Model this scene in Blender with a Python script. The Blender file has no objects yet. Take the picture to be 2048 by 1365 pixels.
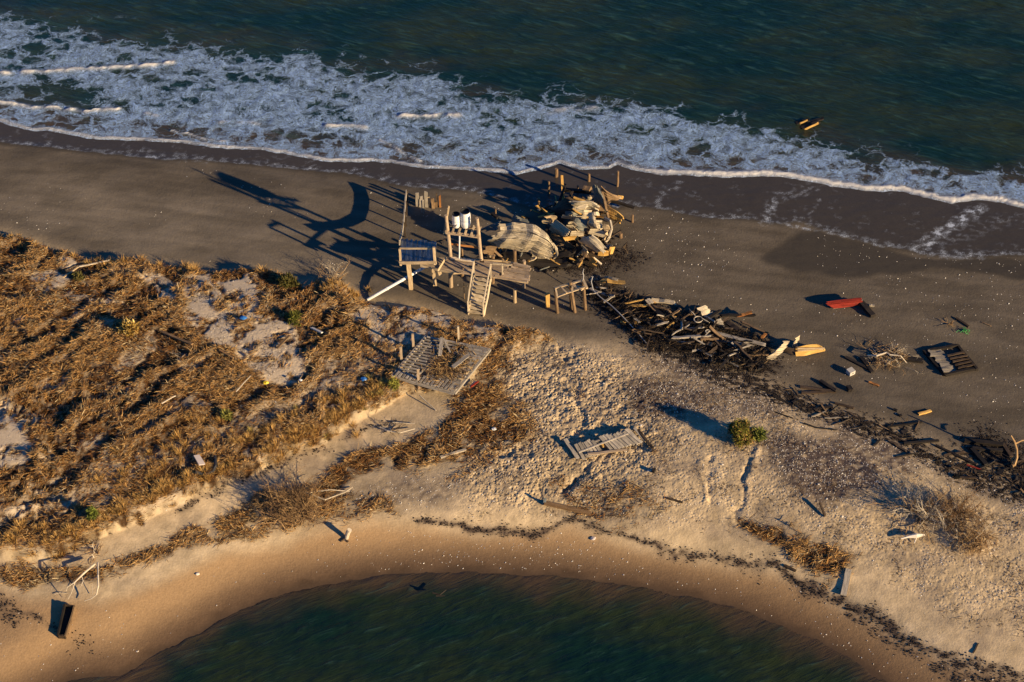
import bpy, bmesh, math, random
import numpy as np
from mathutils import Vector, Matrix, Euler

random.seed(7)
S = bpy.context.scene
COL = S.collection
R = math.radians

# ------------------------------------------------------------------ camera
DEP, DIST, LENS = R(45.0), 100.0, 60.0
cam = bpy.data.cameras.new('camera')
cam.lens = LENS; cam.sensor_width = 36.0; cam.clip_start = 1.0; cam.clip_end = 4000.0
camo = bpy.data.objects.new('camera', cam); COL.objects.link(camo)
CAMP = Vector((0.0, -DIST*math.cos(DEP), DIST*math.sin(DEP)))
camo.location = CAMP
camo.rotation_euler = (R(90.0)-DEP, 0.0, 0.0)
S.camera = camo

# ------------------------------------------------------------------ light
SUN_EL, SHADOW_AZ = R(17.0), R(33.0)
to_sun = Vector((math.cos(SHADOW_AZ)*math.cos(SUN_EL), -math.sin(SHADOW_AZ)*math.cos(SUN_EL), math.sin(SUN_EL)))
world = bpy.data.worlds.new('World'); S.world = world; world.use_nodes = True
wn = world.node_tree; wn.nodes.clear()
sky = wn.nodes.new('ShaderNodeTexSky'); sky.sky_type = 'NISHITA'; sky.sun_disc = False
sky.sun_elevation = SUN_EL
sky.sun_rotation = math.atan2(to_sun.x, to_sun.y)
sky.ozone_density = 6.0; sky.dust_density = 0.2; sky.air_density = 1.0
bg = wn.nodes.new('ShaderNodeBackground'); bg.inputs['Strength'].default_value = 0.05
wo = wn.nodes.new('ShaderNodeOutputWorld')
tint = wn.nodes.new('ShaderNodeMix'); tint.data_type = 'RGBA'; tint.blend_type = 'MULTIPLY'; tint.inputs[0].default_value = 1.0
tint.inputs[7].default_value = (0.28, 0.80, 1.18, 1.0)          # sky colour graded cooler so shadows turn bluer
wn.links.new(sky.outputs[0], tint.inputs[6]); wn.links.new(tint.outputs[2], bg.inputs[0]); wn.links.new(bg.outputs[0], wo.inputs[0])
sl = bpy.data.lights.new('sun', 'SUN'); sl.energy = 5.0; sl.angle = R(0.5); sl.color = (1.0, 0.75, 0.43)
so = bpy.data.objects.new('sun', sl); COL.objects.link(so)
so.rotation_euler = to_sun.to_track_quat('Z', 'Y').to_euler(); so.location = to_sun*200

S.view_settings.view_transform = 'Standard'; S.view_settings.look = 'None'
S.view_settings.exposure = 0.82; S.view_settings.gamma = 1.0
S.cycles.max_bounces = 5; S.cycles.diffuse_bounces = 2; S.cycles.glossy_bounces = 2
S.cycles.transmission_bounces = 2; S.cycles.transparent_max_bounces = 4

# ------------------------------------------------------------------ picture point -> place on the ground
FPX = 2048*LENS/36.0
SD, CD = math.sin(DEP), math.cos(DEP)
def at(px, py, z=0.0):
    a = (px-1024.0)/FPX; b = (682.5-py)/FPX
    d = Vector((a, CD+b*SD, -SD+b*CD))
    t = (z-CAMP.z)/d.z
    return CAMP + d*t
def at_np(px, py, z):
    a = (np.asarray(px, float)-1024.0)/FPX; b = (682.5-np.asarray(py, float))/FPX
    dz = -SD+b*CD; t = (z-CAMP.z)/dz
    return np.stack([CAMP.x+a*t, CAMP.y+(CD+b*SD)*t], -1)

# ------------------------------------------------------------------ noise (numpy)
def _h(ix, iy, seed):
    with np.errstate(over='ignore'):
        n = (ix.astype(np.int64)*374761393 + iy.astype(np.int64)*668265263 + seed*1442695041) & 0xffffffff
        n = ((n ^ (n >> 13))*1274126177) & 0xffffffff
        n = (n ^ (n >> 16)) & 0xffffffff
    return n
def perlin(x, y, seed=0):
    x0 = np.floor(x); y0 = np.floor(y); fx = x-x0; fy = y-y0
    u = fx*fx*fx*(fx*(fx*6-15)+10); v = fy*fy*fy*(fy*(fy*6-15)+10)
    def g(dx, dy):
        a = _h(x0+dx, y0+dy, seed)*(2*np.pi/4294967296.0)
        return np.cos(a)*(fx-dx)+np.sin(a)*(fy-dy)
    a = g(0, 0); b = g(1, 0); c = g(0, 1); d = g(1, 1)
    return 1.5*((a+(b-a)*u)*(1-v)+(c+(d-c)*u)*v)
def fbm(x, y, octs=4, seed=0, gain=0.5):
    t = 0; a = 1.0
    for i in range(octs):
        t = t + a*perlin(x, y, seed+i*17); x = x*2.03+11.3; y = y*2.03-7.1; a *= gain
    return t
def sstep(a, b, x):
    t = np.clip((x-a)/(b-a), 0, 1); return t*t*(3-2*t)
def seg_dist(P, poly, closed=False, pad=6.0):
    """distance of the points P (n,2) to a polyline, limited to pad"""
    n = len(P); out = np.full(n, float(pad))
    pts = list(poly); m = len(pts)
    for i in range(m if closed else m-1):
        a = np.array(pts[i]); b = np.array(pts[(i+1) % m])
        lo = np.minimum(a, b)-pad; hi = np.maximum(a, b)+pad
        s = np.where((P[:, 0] > lo[0]) & (P[:, 0] < hi[0]) & (P[:, 1] > lo[1]) & (P[:, 1] < hi[1]))[0]
        if len(s) == 0: continue
        q = P[s]-a; ab = b-a; t = np.clip((q@ab)/max(ab@ab, 1e-9), 0, 1)
        d = np.hypot(q[:, 0]-t*ab[0], q[:, 1]-t*ab[1])
        out[s] = np.minimum(out[s], d)
    return out
def inside(P, poly):
    r = np.zeros(len(P), bool); m = len(poly); x = P[:, 0]; y = P[:, 1]
    for i in range(m):
        x1, y1 = poly[i]; x2, y2 = poly[(i+1) % m]
        if y1 == y2: continue
        c = (y1 > y) != (y2 > y)
        r ^= c & (x < (x2-x1)*(y-y1)/(y2-y1)+x1)
    return r
def sdist(P, poly, pad=6.0):
    d = seg_dist(P, poly, True, pad); return np.where(inside(P, poly), d, -d)

# ------------------------------------------------------------------ the lie of the land
SWASH = [(-260,205),(-120,228),(0,245),(60,262),(100,262),(180,278),(270,282),(350,285),(450,298),(520,300),(590,312),(640,322),(700,325),(740,322),(800,330),(860,338),(930,340),(990,345),(1030,350),(1080,340),(1122,327),(1160,340),(1220,338),(1236,330),(1260,340),(1320,350),(1400,352),(1460,355),(1540,352),(1600,360),(1680,375),(1740,383),(1800,383),(1850,395),(1900,407),(1950,400),(2000,405),(2048,418),(2200,440),(2400,470)]
FOAMTOP = [(-260,0),(0,35),(60,50),(110,60),(200,75),(300,95),(400,100),(480,110),(560,115),(620,112),(700,140),(800,150),(850,150),(900,175),(1000,195),(1100,200),(1200,210),(1290,215),(1370,245),(1450,245),(1550,270),(1640,290),(1700,310),(1800,330),(1900,345),(2048,365),(2400,420)]
WETEDGE = [(-260,262),(0,285),(100,295),(250,310),(330,320),(400,318),(600,338),(700,345),(800,372),(950,382),(1060,415),(1150,425),(1260,413),(1330,420),(1400,437),(1500,440),(1560,450),(1600,442),(1640,460),(1700,478),(1760,492),(1810,500),(1850,510),(1920,518),(2000,512),(2048,512),(2200,520),(2400,530)]
BAY = [(-200,1520),(60,1400),(140,1365),(260,1345),(330,1300),(400,1265),(470,1225),(560,1190),(650,1170),(720,1158),(800,1150),(900,1145),(1000,1147),(1100,1152),(1200,1165),(1300,1180),(1400,1200),(1480,1220),(1560,1250),(1640,1285),(1720,1330),(1770,1365),(1900,1450),(2100,1600)]
swash = at_np(*np.array(SWASH, float).T, 0.0); bay = at_np(*np.array(BAY, float).T, 0.0)
foamtop = at_np(*np.array(FOAMTOP, float).T, 0.0); wetedge = at_np(*np.array(WETEDGE, float).T, 0.2)
CP = [(0,600,1.25),(-200,600,1.2),(-200,900,1.3),(200,590,1.2),(400,610,1.25),(560,640,1.2),(700,680,1.2),(300,720,1.5),(500,780,1.3),(150,850,1.4),(300,900,1.3),(50,1000,1.2),(400,940,1.15),(600,870,1.1),(760,780,1.1),(880,720,1.25),(850,640,.9),
 (0,430,.75),(200,490,.8),(420,525,.8),(620,545,.75),(720,600,.85),(300,400,.5),(600,430,.55),(850,560,.62),(1000,640,.75),(1150,600,.6),(1100,480,.45),(1400,560,.5),(1800,620,.5),(2040,650,.5),(1600,500,.3),(1900,760,.6),(1500,690,.62),
 (480,975,.95),(650,905,.95),(300,1055,.95),(150,1110,.9),(800,835,1.05),(0,1130,.9),
 (1000,720,1.15),(1200,780,1.2),(1100,900,1.35),(1400,900,1.5),(1300,1000,1.35),(1600,950,1.6),(1700,1050,1.5),(1900,1100,1.35),(2000,1020,1.1),(1800,870,.9),(1600,780,.75),(2040,850,.7),(950,980,1.1),(2250,900,.8),(2250,1200,1.3),(2000,1250,1.1),
 (700,1040,.75),(1000,1055,.7),(1300,1100,.7),(1500,1140,.7),(1700,1215,.7),(1900,1310,.7),(2048,1380,.7),(400,1110,.7),(200,1200,.7),(0,1240,.65),(50,1340,.4),(-150,1300,.5),(2300,1500,.6),
 (1000,1300,-.9),(700,1340,-.8),(1400,1340,-.8),(1000,1500,-1.4),(500,1500,-1.2),(1500,1500,-1.2),(0,1600,-.6),
 (0,0,-1.4),(700,0,-1.6),(1400,60,-1.6),(2048,120,-1.6),(-300,-100,-1.8),(2400,100,-2),(1024,-150,-2.4),(500,150,-.45),(1100,250,-.4),(1700,270,-.5)]
cpw = np.array([[*at(a, b, z)[:2], z] for a, b, z in CP])
for line, z in ((swash[::2], 0.02), (bay[::2], 0.02), (wetedge[::2], 0.22)):
    cpw = np.vstack([cpw, np.column_stack([line, np.full(len(line), z)])])
C2 = 1.2
def _phi(d2): return np.sqrt(d2+C2*C2)
_n = len(cpw)
_A = np.zeros((_n+3, _n+3)); _d = cpw[:, None, :2]-cpw[None, :, :2]
_A[:_n, :_n] = _phi((_d**2).sum(-1))+np.eye(_n)*-0.02
_A[:_n, _n] = 1; _A[:_n, _n+1:] = cpw[:, :2]; _A[_n, :_n] = 1; _A[_n+1:, :_n] = cpw[:, :2].T
_w = np.linalg.solve(_A, np.concatenate([cpw[:, 2], [0, 0, 0]]))
def base_h(P):
    Q = np.empty_like(P); Q[:, 0] = np.clip(P[:, 0], -44, 44); Q[:, 1] = np.clip(P[:, 1], -30, 42)
    z = _w[_n]+Q@_w[_n+1:]
    for i in range(_n):
        d = Q-cpw[i, :2]; z = z+_w[i]*_phi((d**2).sum(1))
    return z
def gpoly(pts, extra=0.0):
    """picture points -> ground plan (x, y), on the smooth terrain"""
    pts = np.array(pts, float); z = np.full(len(pts), 0.8)
    for _ in range(8):
        p = at_np(pts[:, 0], pts[:, 1], z); z = base_h(p)+extra
    return p
DUNE = [(-300,440),(-100,455),(0,468),(60,485),(100,505),(180,527),(240,520),(300,524),(400,548),(470,545),(540,552),(620,565),(690,572),(712,605),(790,606),(860,626),(950,645),(1050,665),(1095,690),(1040,705),(980,700),(960,745),(900,785),(830,780),(790,795),(720,840),(640,885),(560,920),(480,955),(420,980),(330,1016),(250,1056),(180,1086),(100,1114),(0,1124),(-200,1150),(-400,1100),(-400,600)]
dune = gpoly(DUNE)

xs = np.concatenate([[-900,-400,-200,-120,-80,-58], np.arange(-44, 44.01, 0.1), [58,80,120,200,400,900]])
ys = np.concatenate([[-900,-400,-200,-100,-60,-42], np.arange(-29, 27.01, 0.1), [32,45,70,120,250,500,1200]])
NX, NY = len(xs), len(ys)
GX, GY = np.meshgrid(xs, ys); P = np.column_stack([GX.ravel(), GY.ravel()])
X, Y = P[:, 0], P[:, 1]

# coarse evaluation of the smooth height, then bilinear
def coarse(fn, P, step=0.5):
    cx = np.arange(-45, 45.6, step); cy = np.arange(-31, 43.1, step)
    A, B = np.meshgrid(cx, cy); v = fn(np.column_stack([A.ravel(), B.ravel()])).reshape(A.shape)
    fx = np.clip((P[:, 0]-cx[0])/step, 0, len(cx)-1.001); fy = np.clip((P[:, 1]-cy[0])/step, 0, len(cy)-1.001)
    i = fx.astype(int); j = fy.astype(int); fx = fx-i; fy = fy-j
    return (v[j, i]*(1-fx)+v[j, i+1]*fx)*(1-fy)+(v[j+1, i]*(1-fx)+v[j+1, i+1]*fx)*fy
Z = coarse(base_h, P)
w1 = fbm(X*.35, Y*.35, 4, 3); w2 = fbm(X*.35, Y*.35, 4, 91)
PW = P+np.column_stack([w1, w2])*0.55                      # wandering edges
PS = P+np.column_stack([w1, w2])*0.15
sea_side = coarse(lambda q: sdist(q, np.vstack([swash, [[60,200],[-60,200]]]), 8.0), P, 0.25)   # > 0 in the sea
bay_side = coarse(lambda q: sdist(q, np.vstack([bay, [[70,-200],[-70,-200]]]), 8.0), P, 0.25)     # > 0 in the bay
k = 1-sstep(0.8, 3.5, np.abs(sea_side)); Z = Z*(1-k)+k*(-0.055*sea_side)
k = 1-sstep(0.8, 3.5, np.abs(bay_side)); Z = Z*(1-k)+k*(-0.10*bay_side)
Z = np.where((sea_side > 2) & (Z > -0.1), -0.1, Z); Z = np.where((bay_side > 2) & (Z > -0.15), -0.15, Z)
dsd = sdist(PW, dune, 6.0)
dune_m = sstep(0.0, 0.4, dsd)
scarp = gpoly([(830,782),(790,797),(720,842),(640,888),(560,922),(480,957),(420,982),(330,1018),(250,1058),(180,1088),(100,1116),(0,1126),(-200,1150)])
sc_d = seg_dist(PS, scarp, False, 5.0)
near_s = sstep(4.5, 1.0, sc_d)
dune_s = sdist(PS, dune, 6.0); n_f0 = fbm(X*1.6, Y*1.6, 3, 35)
Z0 = Z+0.55*sstep(-0.05, 0.75, dsd)*(1-near_s)+near_s*(.60*sstep(-.10, .30, dune_s+.06*n_f0))                         # dune with a cut scarp

# bare sand inside the dune, straw mats outside it
BARE = [([(372,556),(410,548),(440,600),(500,610),(535,640),(590,650),(600,700),(600,770),(540,768),(480,725),(430,690),(385,640),(380,600)],1),
 ([(278,556),(310,545),(350,585),(375,600),(360,608),(310,590)],1),([(60,552),(120,545),(145,560),(120,578),(65,582)],1),([(112,530),(135,525),(160,540),(160,558),(125,556)],1),
 ([(20,640),(60,635),(62,655),(25,660)],1),([(168,598),(235,594),(240,612),(180,618)],1),([(-200,800),(0,800),(55,812),(72,840),(50,880),(65,930),(30,945),(0,940),(-200,950)],1),
 ([(180,640),(235,640),(240,675),(190,670)],.6),([(420,560),(510,555),(540,590),(520,620),(450,590)],.8),([(700,640),(760,600),(840,600),(890,625),(960,640),(1000,660),(960,680),(880,665),(820,690),(740,690)],.75),
 ([(480,900),(560,860),(600,890),(540,915)],.5),([(660,820),(700,810),(720,840),(690,850)],.6),([(800,770),(860,780),(850,800),(800,795)],.9),([(0,1020),(60,1000),(100,1010),(40,1040)],.7),([(150,870),(200,870),(190,900),(160,900)],.5),([(60,990),(120,980),(110,1000),(70,1005)],.6)]
STRAW = [([(520,1030),(560,1005),(640,955),(700,920),(780,893),(870,868),(930,810),(960,770),(1010,790),(1035,830),(1050,875),(980,905),(880,925),(790,938),(700,950),(640,990),(600,1020)],1.0),
 ([(0,1135),(60,1128),(140,1140),(230,1122),(330,1095),(420,1050),(480,1010),(540,995),(560,1040),(520,1075),(430,1085),(340,1110),(250,1140),(150,1165),(60,1170),(0,1150)],.85),
 ([(560,1000),(640,975),(700,990),(790,1010),(800,1030),(720,1035),(620,1045),(560,1060)],.6),([(1490,1042),(1560,1060),(1650,1078),(1700,1108),(1695,1148),(1660,1160),(1620,1125),(1540,1090)],1.0),
 ([(1160,980),(1220,965),(1260,975),(1320,1010),(1290,1040),(1230,1030),(1170,1010)],.45),([(960,700),(1010,690),(1020,740),(980,800),(930,830),(900,800),(950,760)],.7),([(1000,660),(1060,665),(1095,690),(1040,695)],.6),
 ([(860,870),(940,840),(1000,860),(1010,930),(900,960)],.35),([(1010,790),(1050,810),(1070,870),(1040,880)],.5),([(1130,1000),(1200,1020),(1280,1060),(1240,1070),(1150,1030)],.5),([(1090,960),(1130,950),(1140,975),(1100,985)],.3)]
bare = np.zeros(len(P)); straw_x = np.zeros(len(P))
for pts, s in BARE: bare = np.maximum(bare, s*sstep(-0.25, 0.3, sdist(PW, gpoly(pts, .45), 2.0)))
for pts, s in STRAW: straw_x = np.maximum(straw_x, s*sstep(-0.45, 0.25, sdist(PW, gpoly(pts), 2.0)))
n_mid = fbm(X*.8, Y*.8, 4, 5); n_fine = fbm(X*2.3, Y*2.3, 3, 33); n_big = fbm(X*.16, Y*.16, 3, 71)
uu = X*.84+Y*.54+1.5*w1; vv = -X*.54+Y*.84+1.2*w2                # along and across the drifts of straw
drift = fbm(uu*.22, vv*.95, 4, 61); drift2 = fbm(uu*.5, vv*2.2, 3, 67)
bare = np.clip(bare*(.25+1.0*sstep(-.45, .15, n_mid+.5*n_fine))+.55*sstep(.32, .62, fbm(uu*.35, vv*.9, 3, 73)), 0, 1)
dune_in = np.maximum(dune_m*(1-near_s), near_s*sstep(-.12, .12, dune_s+.16*n_fine+.22*n_mid))
veg = np.clip(dune_in*(1-bare), 0, 1)
straw_m = np.maximum(veg, straw_x*sstep(-.75, -.05, n_mid))
hollow = sstep(-.15, .3, sdist(PS, gpoly([(795,752),(852,682),(892,688),(872,735),(885,772)], .5), 2.0))
straw_m = np.clip(straw_m*(1-.85*hollow), 0, 1)
# roughness of the sand: trampled middle of the spit, smooth beaches
ROUGH = [[(940,680),(1060,690),(1160,690),(1300,715),(1420,760),(1560,800),(1650,880),(1760,930),(1900,980),(2100,1020),(2100,1280),(1900,1230),(1720,1120),(1560,1020),(1480,1060),(1340,1060),(1200,1050),(1080,1010),(940,1030),(900,940),(960,890),(1000,800),(950,740)]]
rough_m = np.zeros(len(P))
for pts in ROUGH: rough_m = np.maximum(rough_m, sstep(-1.0, 1.0, sdist(PW, gpoly(pts), 3.0)))
HARD = gpoly([(940,690),(1040,700),(1150,700),(1250,740),(1330,800),(1330,900),(1200,1000),(1100,1010),(960,1020),(920,930),(1000,830)])
hard_m = sstep(-1.5, 1.5, sdist(PW, HARD, 4.0))
LEFTROUGH = gpoly([(400,590),(520,610),(600,700),(600,770),(520,750),(430,680)], .45)
rough_m = np.maximum(rough_m, .6*sstep(-.3, .5, sdist(PW, LEFTROUGH, 2)))
bump = np.abs(fbm(X*3.6, Y*4.4, 2, 201))*-0.085+fbm(X*1.7, Y*2.2, 2, 207)*0.03+.02*perlin(X*4.9, Y*4.9, 209)
soft = np.clip(rough_m*(0.45+0.8*hard_m), 0, 1.3)
Z = Z0+bump*soft+0.05*n_big*(1-k)*(dune_m+rough_m*.8)
tuss = .37*np.maximum(drift, -.35)+.10*drift2+.07*fbm(X*2.9, Y*2.9, 2, 311)
Z = Z+tuss*sstep(.15, .8, straw_m)*(.35+.65*veg)
Z = Z-.38*hollow  # hollow dug under the fallen deck to darken the gaps between its boards
# ridges and ruts: traced hollows across the spit
for pts, dep, wd in [([(1115,690),(1130,715),(1160,705)],-.14,.3),([(1125,985),(1150,955),(1170,930)],-.22,.3),([(1425,905),(1425,945),(1418,1000)],-.06,.25),([(1410,905),(1412,945),(1405,1000)],.05,.2),([(1499,912),(1496,935),(1480,975),(1468,1010),(1490,1040),(1550,1070)],-.13,.2),([(1475,990),(1500,950),(1512,900)],.07,.3),
    ([(960,920),(1010,900),(1060,880)],-.1,.4),([(990,700),(1060,670),(1100,690)],.12,.5),([(1160,770),(1165,830),(1150,870)],-.1,.3),([(0,812),(40,830),(60,850)],-.2,.3),([(300,800),(180,800),(60,815),(0,830)],-.25,.7),([(100,1000),(70,1040),(0,1060)],-.3,.8),([(120,880),(105,950),(60,1010)],-.35,.7)]:
    dd = seg_dist(PW, gpoly(pts, .3), False, 2.0); Z = Z+dep*np.exp(-(dd/(wd*.8))**2)*np.clip(.75+.9*n_fine, 0, 1.3)
Z += 0.008*fbm(X*.9, Y*1.7, 3, 401)*(1-rough_m)*(np.abs(sea_side) > .8)*(np.abs(bay_side) > .8)
Hgrid = Z.reshape(NY, NX)
X0, Y0 = xs[6], ys[6]
def hz(x, y):
    fx = min(max((x-X0)/0.1, 0), 879); fy = min(max((y-Y0)/0.1, 0), 559); i = int(fx); j = int(fy); fx -= i; fy -= j
    a = Hgrid[j+6, i+6:i+8]; b = Hgrid[j+7, i+6:i+8]
    return float((a[0]*(1-fx)+a[1]*fx)*(1-fy)+(b[0]*(1-fx)+b[1]*fx)*fy)
def hz_np(p, G):
    fx = np.clip((p[:, 0]-X0)/0.1, 0, 878.9); fy = np.clip((p[:, 1]-Y0)/0.1, 0, 558.9); i = fx.astype(int); j = fy.astype(int); fx = fx-i; fy = fy-j
    return (G[j+6, i+6]*(1-fx)+G[j+6, i+7]*fx)*(1-fy)+(G[j+7, i+6]*(1-fx)+G[j+7, i+7]*fx)*fy
def gnd(px, py, up=0.0):
    z = 0.8
    for _ in range(10):
        p = at(px, py, z+up); z = .5*z+.5*hz(p.x, p.y)
    p = at(px, py, z+up); return Vector((p.x, p.y, hz(p.x, p.y)))
def top_z(x, y, py):
    """height of the point above (x, y) that shows at picture row py"""
    b = (682.5-py)/FPX; e = y-CAMP.y
    # (e*SD + h*CD) / (e*CD - h*SD) = b , h = z - CAMP.z
    h = e*(b*CD-SD)/(CD+b*SD)
    return CAMP.z+h

# ------------------------------------------------------------------ objects, labels
def tag(o, label=None, cat=None, group=None, kind=None):
    if label: o['label'] = label
    if cat: o['category'] = cat
    if group: o['group'] = group
    if kind: o['kind'] = kind
    return o
def link(name, me, mat=None, parent=None):
    o = bpy.data.objects.new(name, me); COL.objects.link(o)
    if mat: me.materials.append(mat)
    if parent: o.parent = parent
    return o
def empty(name, loc, rz=0.0):
    o = bpy.data.objects.new(name, None); COL.objects.link(o); o.location = loc; o.rotation_euler = (0, 0, rz); o.empty_display_size = .3
    return o
def np_mesh(name, V, F, attrs=None, smooth=True):
    me = bpy.data.meshes.new(name); V = np.asarray(V, np.float32); F = np.asarray(F, np.int32)
    me.vertices.add(len(V)); me.vertices.foreach_set('co', V.ravel())
    n = F.shape[1]; me.loops.add(F.size); me.loops.foreach_set('vertex_index', F.ravel())
    me.polygons.add(len(F)); me.polygons.foreach_set('loop_start', np.arange(0, F.size, n, dtype=np.int32))
    me.polygons.foreach_set('use_smooth', np.full(len(F), smooth))
    for nm, (typ, dat) in (attrs or {}).items():
        a = me.attributes.new(nm, typ, 'POINT')
        a.data.foreach_set('color' if typ == 'FLOAT_COLOR' else 'value', np.asarray(dat, np.float32).ravel())
    me.update(calc_edges=True)
    return me
def grid_faces(nx, ny):
    i = np.arange(nx-1)[None, :]+np.arange(ny-1)[:, None]*nx
    return np.stack([i, i+1, i+1+nx, i+nx], -1).reshape(-1, 4)
def rgba(c): return np.column_stack([c, np.ones(len(c))])

# ------------------------------------------------------------------ materials
class NT:
    def __init__(s, name):
        s.m = bpy.data.materials.new(name); s.m.use_nodes = True; s.t = s.m.node_tree; s.t.nodes.clear()
        s.out = s.n('ShaderNodeOutputMaterial'); s.b = s.n('ShaderNodeBsdfPrincipled'); s.l(s.b.outputs[0], s.out.inputs[0])
    def n(s, typ, **kw):
        x = s.t.nodes.new(typ)
        for k, v in kw.items(): setattr(x, k, v)
        return x
    def l(s, a, b): s.t.links.new(a, b)
    def put(s, sock, v):
        if hasattr(v, 'links'): s.l(v, sock)
        else: sock.default_value = v
    def coords(s, kind='Object', scale=(1, 1, 1)):
        tc = s.n('ShaderNodeTexCoord'); mp = s.n('ShaderNodeMapping'); mp.inputs['Scale'].default_value = scale
        s.l(tc.outputs[kind], mp.inputs[0]); return mp.outputs[0]
    def attr(s, name):
        a = s.n('ShaderNodeAttribute'); a.attribute_name = name; return a
    def noise(s, vec, scale, detail=4, rough=.55, dist=0):
        x = s.n('ShaderNodeTexNoise'); s.l(vec, x.inputs['Vector']); x.inputs['Scale'].default_value = scale
        x.inputs['Detail'].default_value = detail; x.inputs['Roughness'].default_value = rough; x.inputs['Distortion'].default_value = dist; return x
    def math(s, op, a, b=None, c=None, clamp=False):
        x = s.n('ShaderNodeMath', operation=op); x.use_clamp = clamp
        s.put(x.inputs[0], a)
        if b is not None: s.put(x.inputs[1], b)
        if c is not None: s.put(x.inputs[2], c)
        return x.outputs[0]
    def ramp(s, v, lo, hi, a=0.0, b=1.0, smooth=True):
        x = s.n('ShaderNodeMapRange'); x.interpolation_type = 'SMOOTHSTEP' if smooth else 'LINEAR'
        s.put(x.inputs['Value'], v); s.put(x.inputs['From Min'], lo); s.put(x.inputs['From Max'], hi); x.inputs['To Min'].default_value = a; x.inputs['To Max'].default_value = b
        return x.outputs[0]
    def mix(s, f, a, b, mode='MIX'):
        x = s.n('ShaderNodeMix', data_type='RGBA', blend_type=mode); x.clamp_result = False
        s.put(x.inputs[0], f)
        for sock, v in ((x.inputs[6], a), (x.inputs[7], b)):
            if hasattr(v, 'links'): s.l(v, sock)
            else: sock.default_value = (*v, 1) if len(v) == 3 else v
        return x.outputs[2]
    def bump(s, h, strength, dist=0.05, normal=None):
        x = s.n('ShaderNodeBump'); x.inputs['Strength'].default_value = strength; x.inputs['Distance'].default_value = dist
        s.l(h, x.inputs['Height'])
        if normal: s.l(normal, x.inputs['Normal'])
        s.l(x.outputs[0], s.b.inputs['Normal']); return x.outputs[0]
    def set(s, **kw):
        for k, v in kw.items():
            k = k.replace('_', ' ')
            if isinstance(v, tuple) and len(v) == 3: v = (*v, 1)
            s.put(s.b.inputs[k], v)
        return s.m

# ------------------------------------------------------------------ ground colours (what each patch of ground is made of)
WRACK = [(-200,1190),(0,1172),(60,1190),(200,1195),(330,1150),(450,1092),(560,1085),(650,1050),(740,1035),(860,1042),(960,1058),(1080,1050),(1140,1040),(1200,1060),(1280,1085),(1400,1110),(1520,1128),(1600,1150),(1690,1200),(1780,1250),(1900,1310),(2048,1355),(2250,1440)]
SEABEACH = [(-400,440)]+DUNE[1:19]+[(1180,685),(1290,702),(1450,745),(1580,790),(1700,840),(1800,870),(1900,910),(2048,965),(2400,1080)]
wr = gpoly(WRACK); sb = gpoly(SEABEACH)
bayb = coarse(lambda q: sdist(q, np.vstack([wr, [[60,-60],[-60,-60]]]), 6.0), P, .25)+w1*.15
seab = coarse(lambda q: sdist(q, np.vstack([sb, [[70,60],[-70,60]]]), 6.0), P, .25)+w2*.3
wets = coarse(lambda q: sdist(q, np.vstack([wetedge, [[70,60],[-70,60]]]), 6.0), P, .25)
def lerp(a, b, t): return a+(np.asarray(b)-a)*np.clip(t, 0, 1)[:, None]
A = np.tile(np.array([.55, .425, .265]), (len(P), 1))                                  # dry spit sand
A *= (1+.20*n_mid+.14*n_big+.16*n_fine)[:, None]
A = lerp(A, [.148, .122, .091], sstep(-1.2, 1.6, seab))                                # damp ocean beach
lt = coarse(lambda q: sdist(q, gpoly([(-200,350),(200,370),(420,400),(650,470),(700,560),(400,520),(200,490),(-200,440)]), 6), P, .5)
A = lerp(A, [.215, .178, .132], sstep(-2.5, 2.0, lt)*sstep(-.5, 1.5, seab)*(.85+.4*n_big))
A *= (1-.25*sstep(-.5, .6, fbm(X*.25, Y*.55, 4, 55))*sstep(0, 2, seab))[:, None]
st1 = fbm(X*.16+Y*.05, Y*1.5+X*.28, 4, 57); st2 = perlin(X*.35, (Y+.22*X)*4.5+1.5*n_big, 58)
A *= (1+(.16*st1+.05*st2*sstep(0, .4, n_big+.2))*sstep(.3, 2, seab))[:, None]            # swash marks drying on the beach
A = lerp(A, [.39, .255, .135], sstep(-.3, .9, bayb))                                   # golden bay beach
A = lerp(A, [.15, .095, .056], sstep(2.8, .3, -bay_side)*sstep(-.2, .5, bayb)); A = lerp(A, [.085, .055, .034], sstep(.7, .0, -bay_side+.25*n_mid)*sstep(-.2, .5, bayb))          # wet rim of the bay
A = lerp(A, [.56, .455, .33], dune_m); A = lerp(A, [.40, .315, .20], .7*np.exp(-((dune_s-.05)/.11)**2)*near_s)
A = lerp(A, [.30, .235, .17], .6*(1-dune_m)*sstep(.0, .8, fbm(X*.5, Y*.5, 3, 9))*(1-sstep(-.5, .8, bayb))*(1-sstep(-.5, 1, seab)))
# dark shell hash and charcoal patches on the spit
dark = np.zeros(len(P)); shell_d = np.zeros(len(P))
for pts, s, e in [([(1240,760),(1310,750),(1390,770),(1450,820),(1380,830),(1330,850),(1260,830)],.8,1.1),([(1530,880),(1590,870),(1680,880),(1760,930),(1770,985),(1700,1000),(1640,1010),(1590,990),(1550,930)],1.0,1.0),
    ([(1620,840),(1700,850),(1800,900),(1840,950),(1760,930),(1680,880)],.75,.7),([(700,990),(840,950),(960,960),(900,1000),(800,1020)],.55,.9),([(960,950),(1060,930),(1000,1010)],.2,.6),([(1310,700),(1420,740),(1560,800),(1560,840),(1420,800),(1300,730)],.6,.8),([(1720,900),(1960,980),(2060,1020),(1980,960),(1800,890)],.5,.6)]:
    d = sstep(-e, e*.8, sdist(PW, gpoly(pts), 3)); dark = np.maximum(dark, s*d); shell_d = np.maximum(shell_d, d)
spk = fbm(X*2.2, Y*3.2, 3, 501)+.5*perlin(X*4.3, Y*4.3, 77)
A = lerp(A, [.10, .075, .066], np.clip(dark*(1.0+.7*spk), 0, 1))
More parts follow.
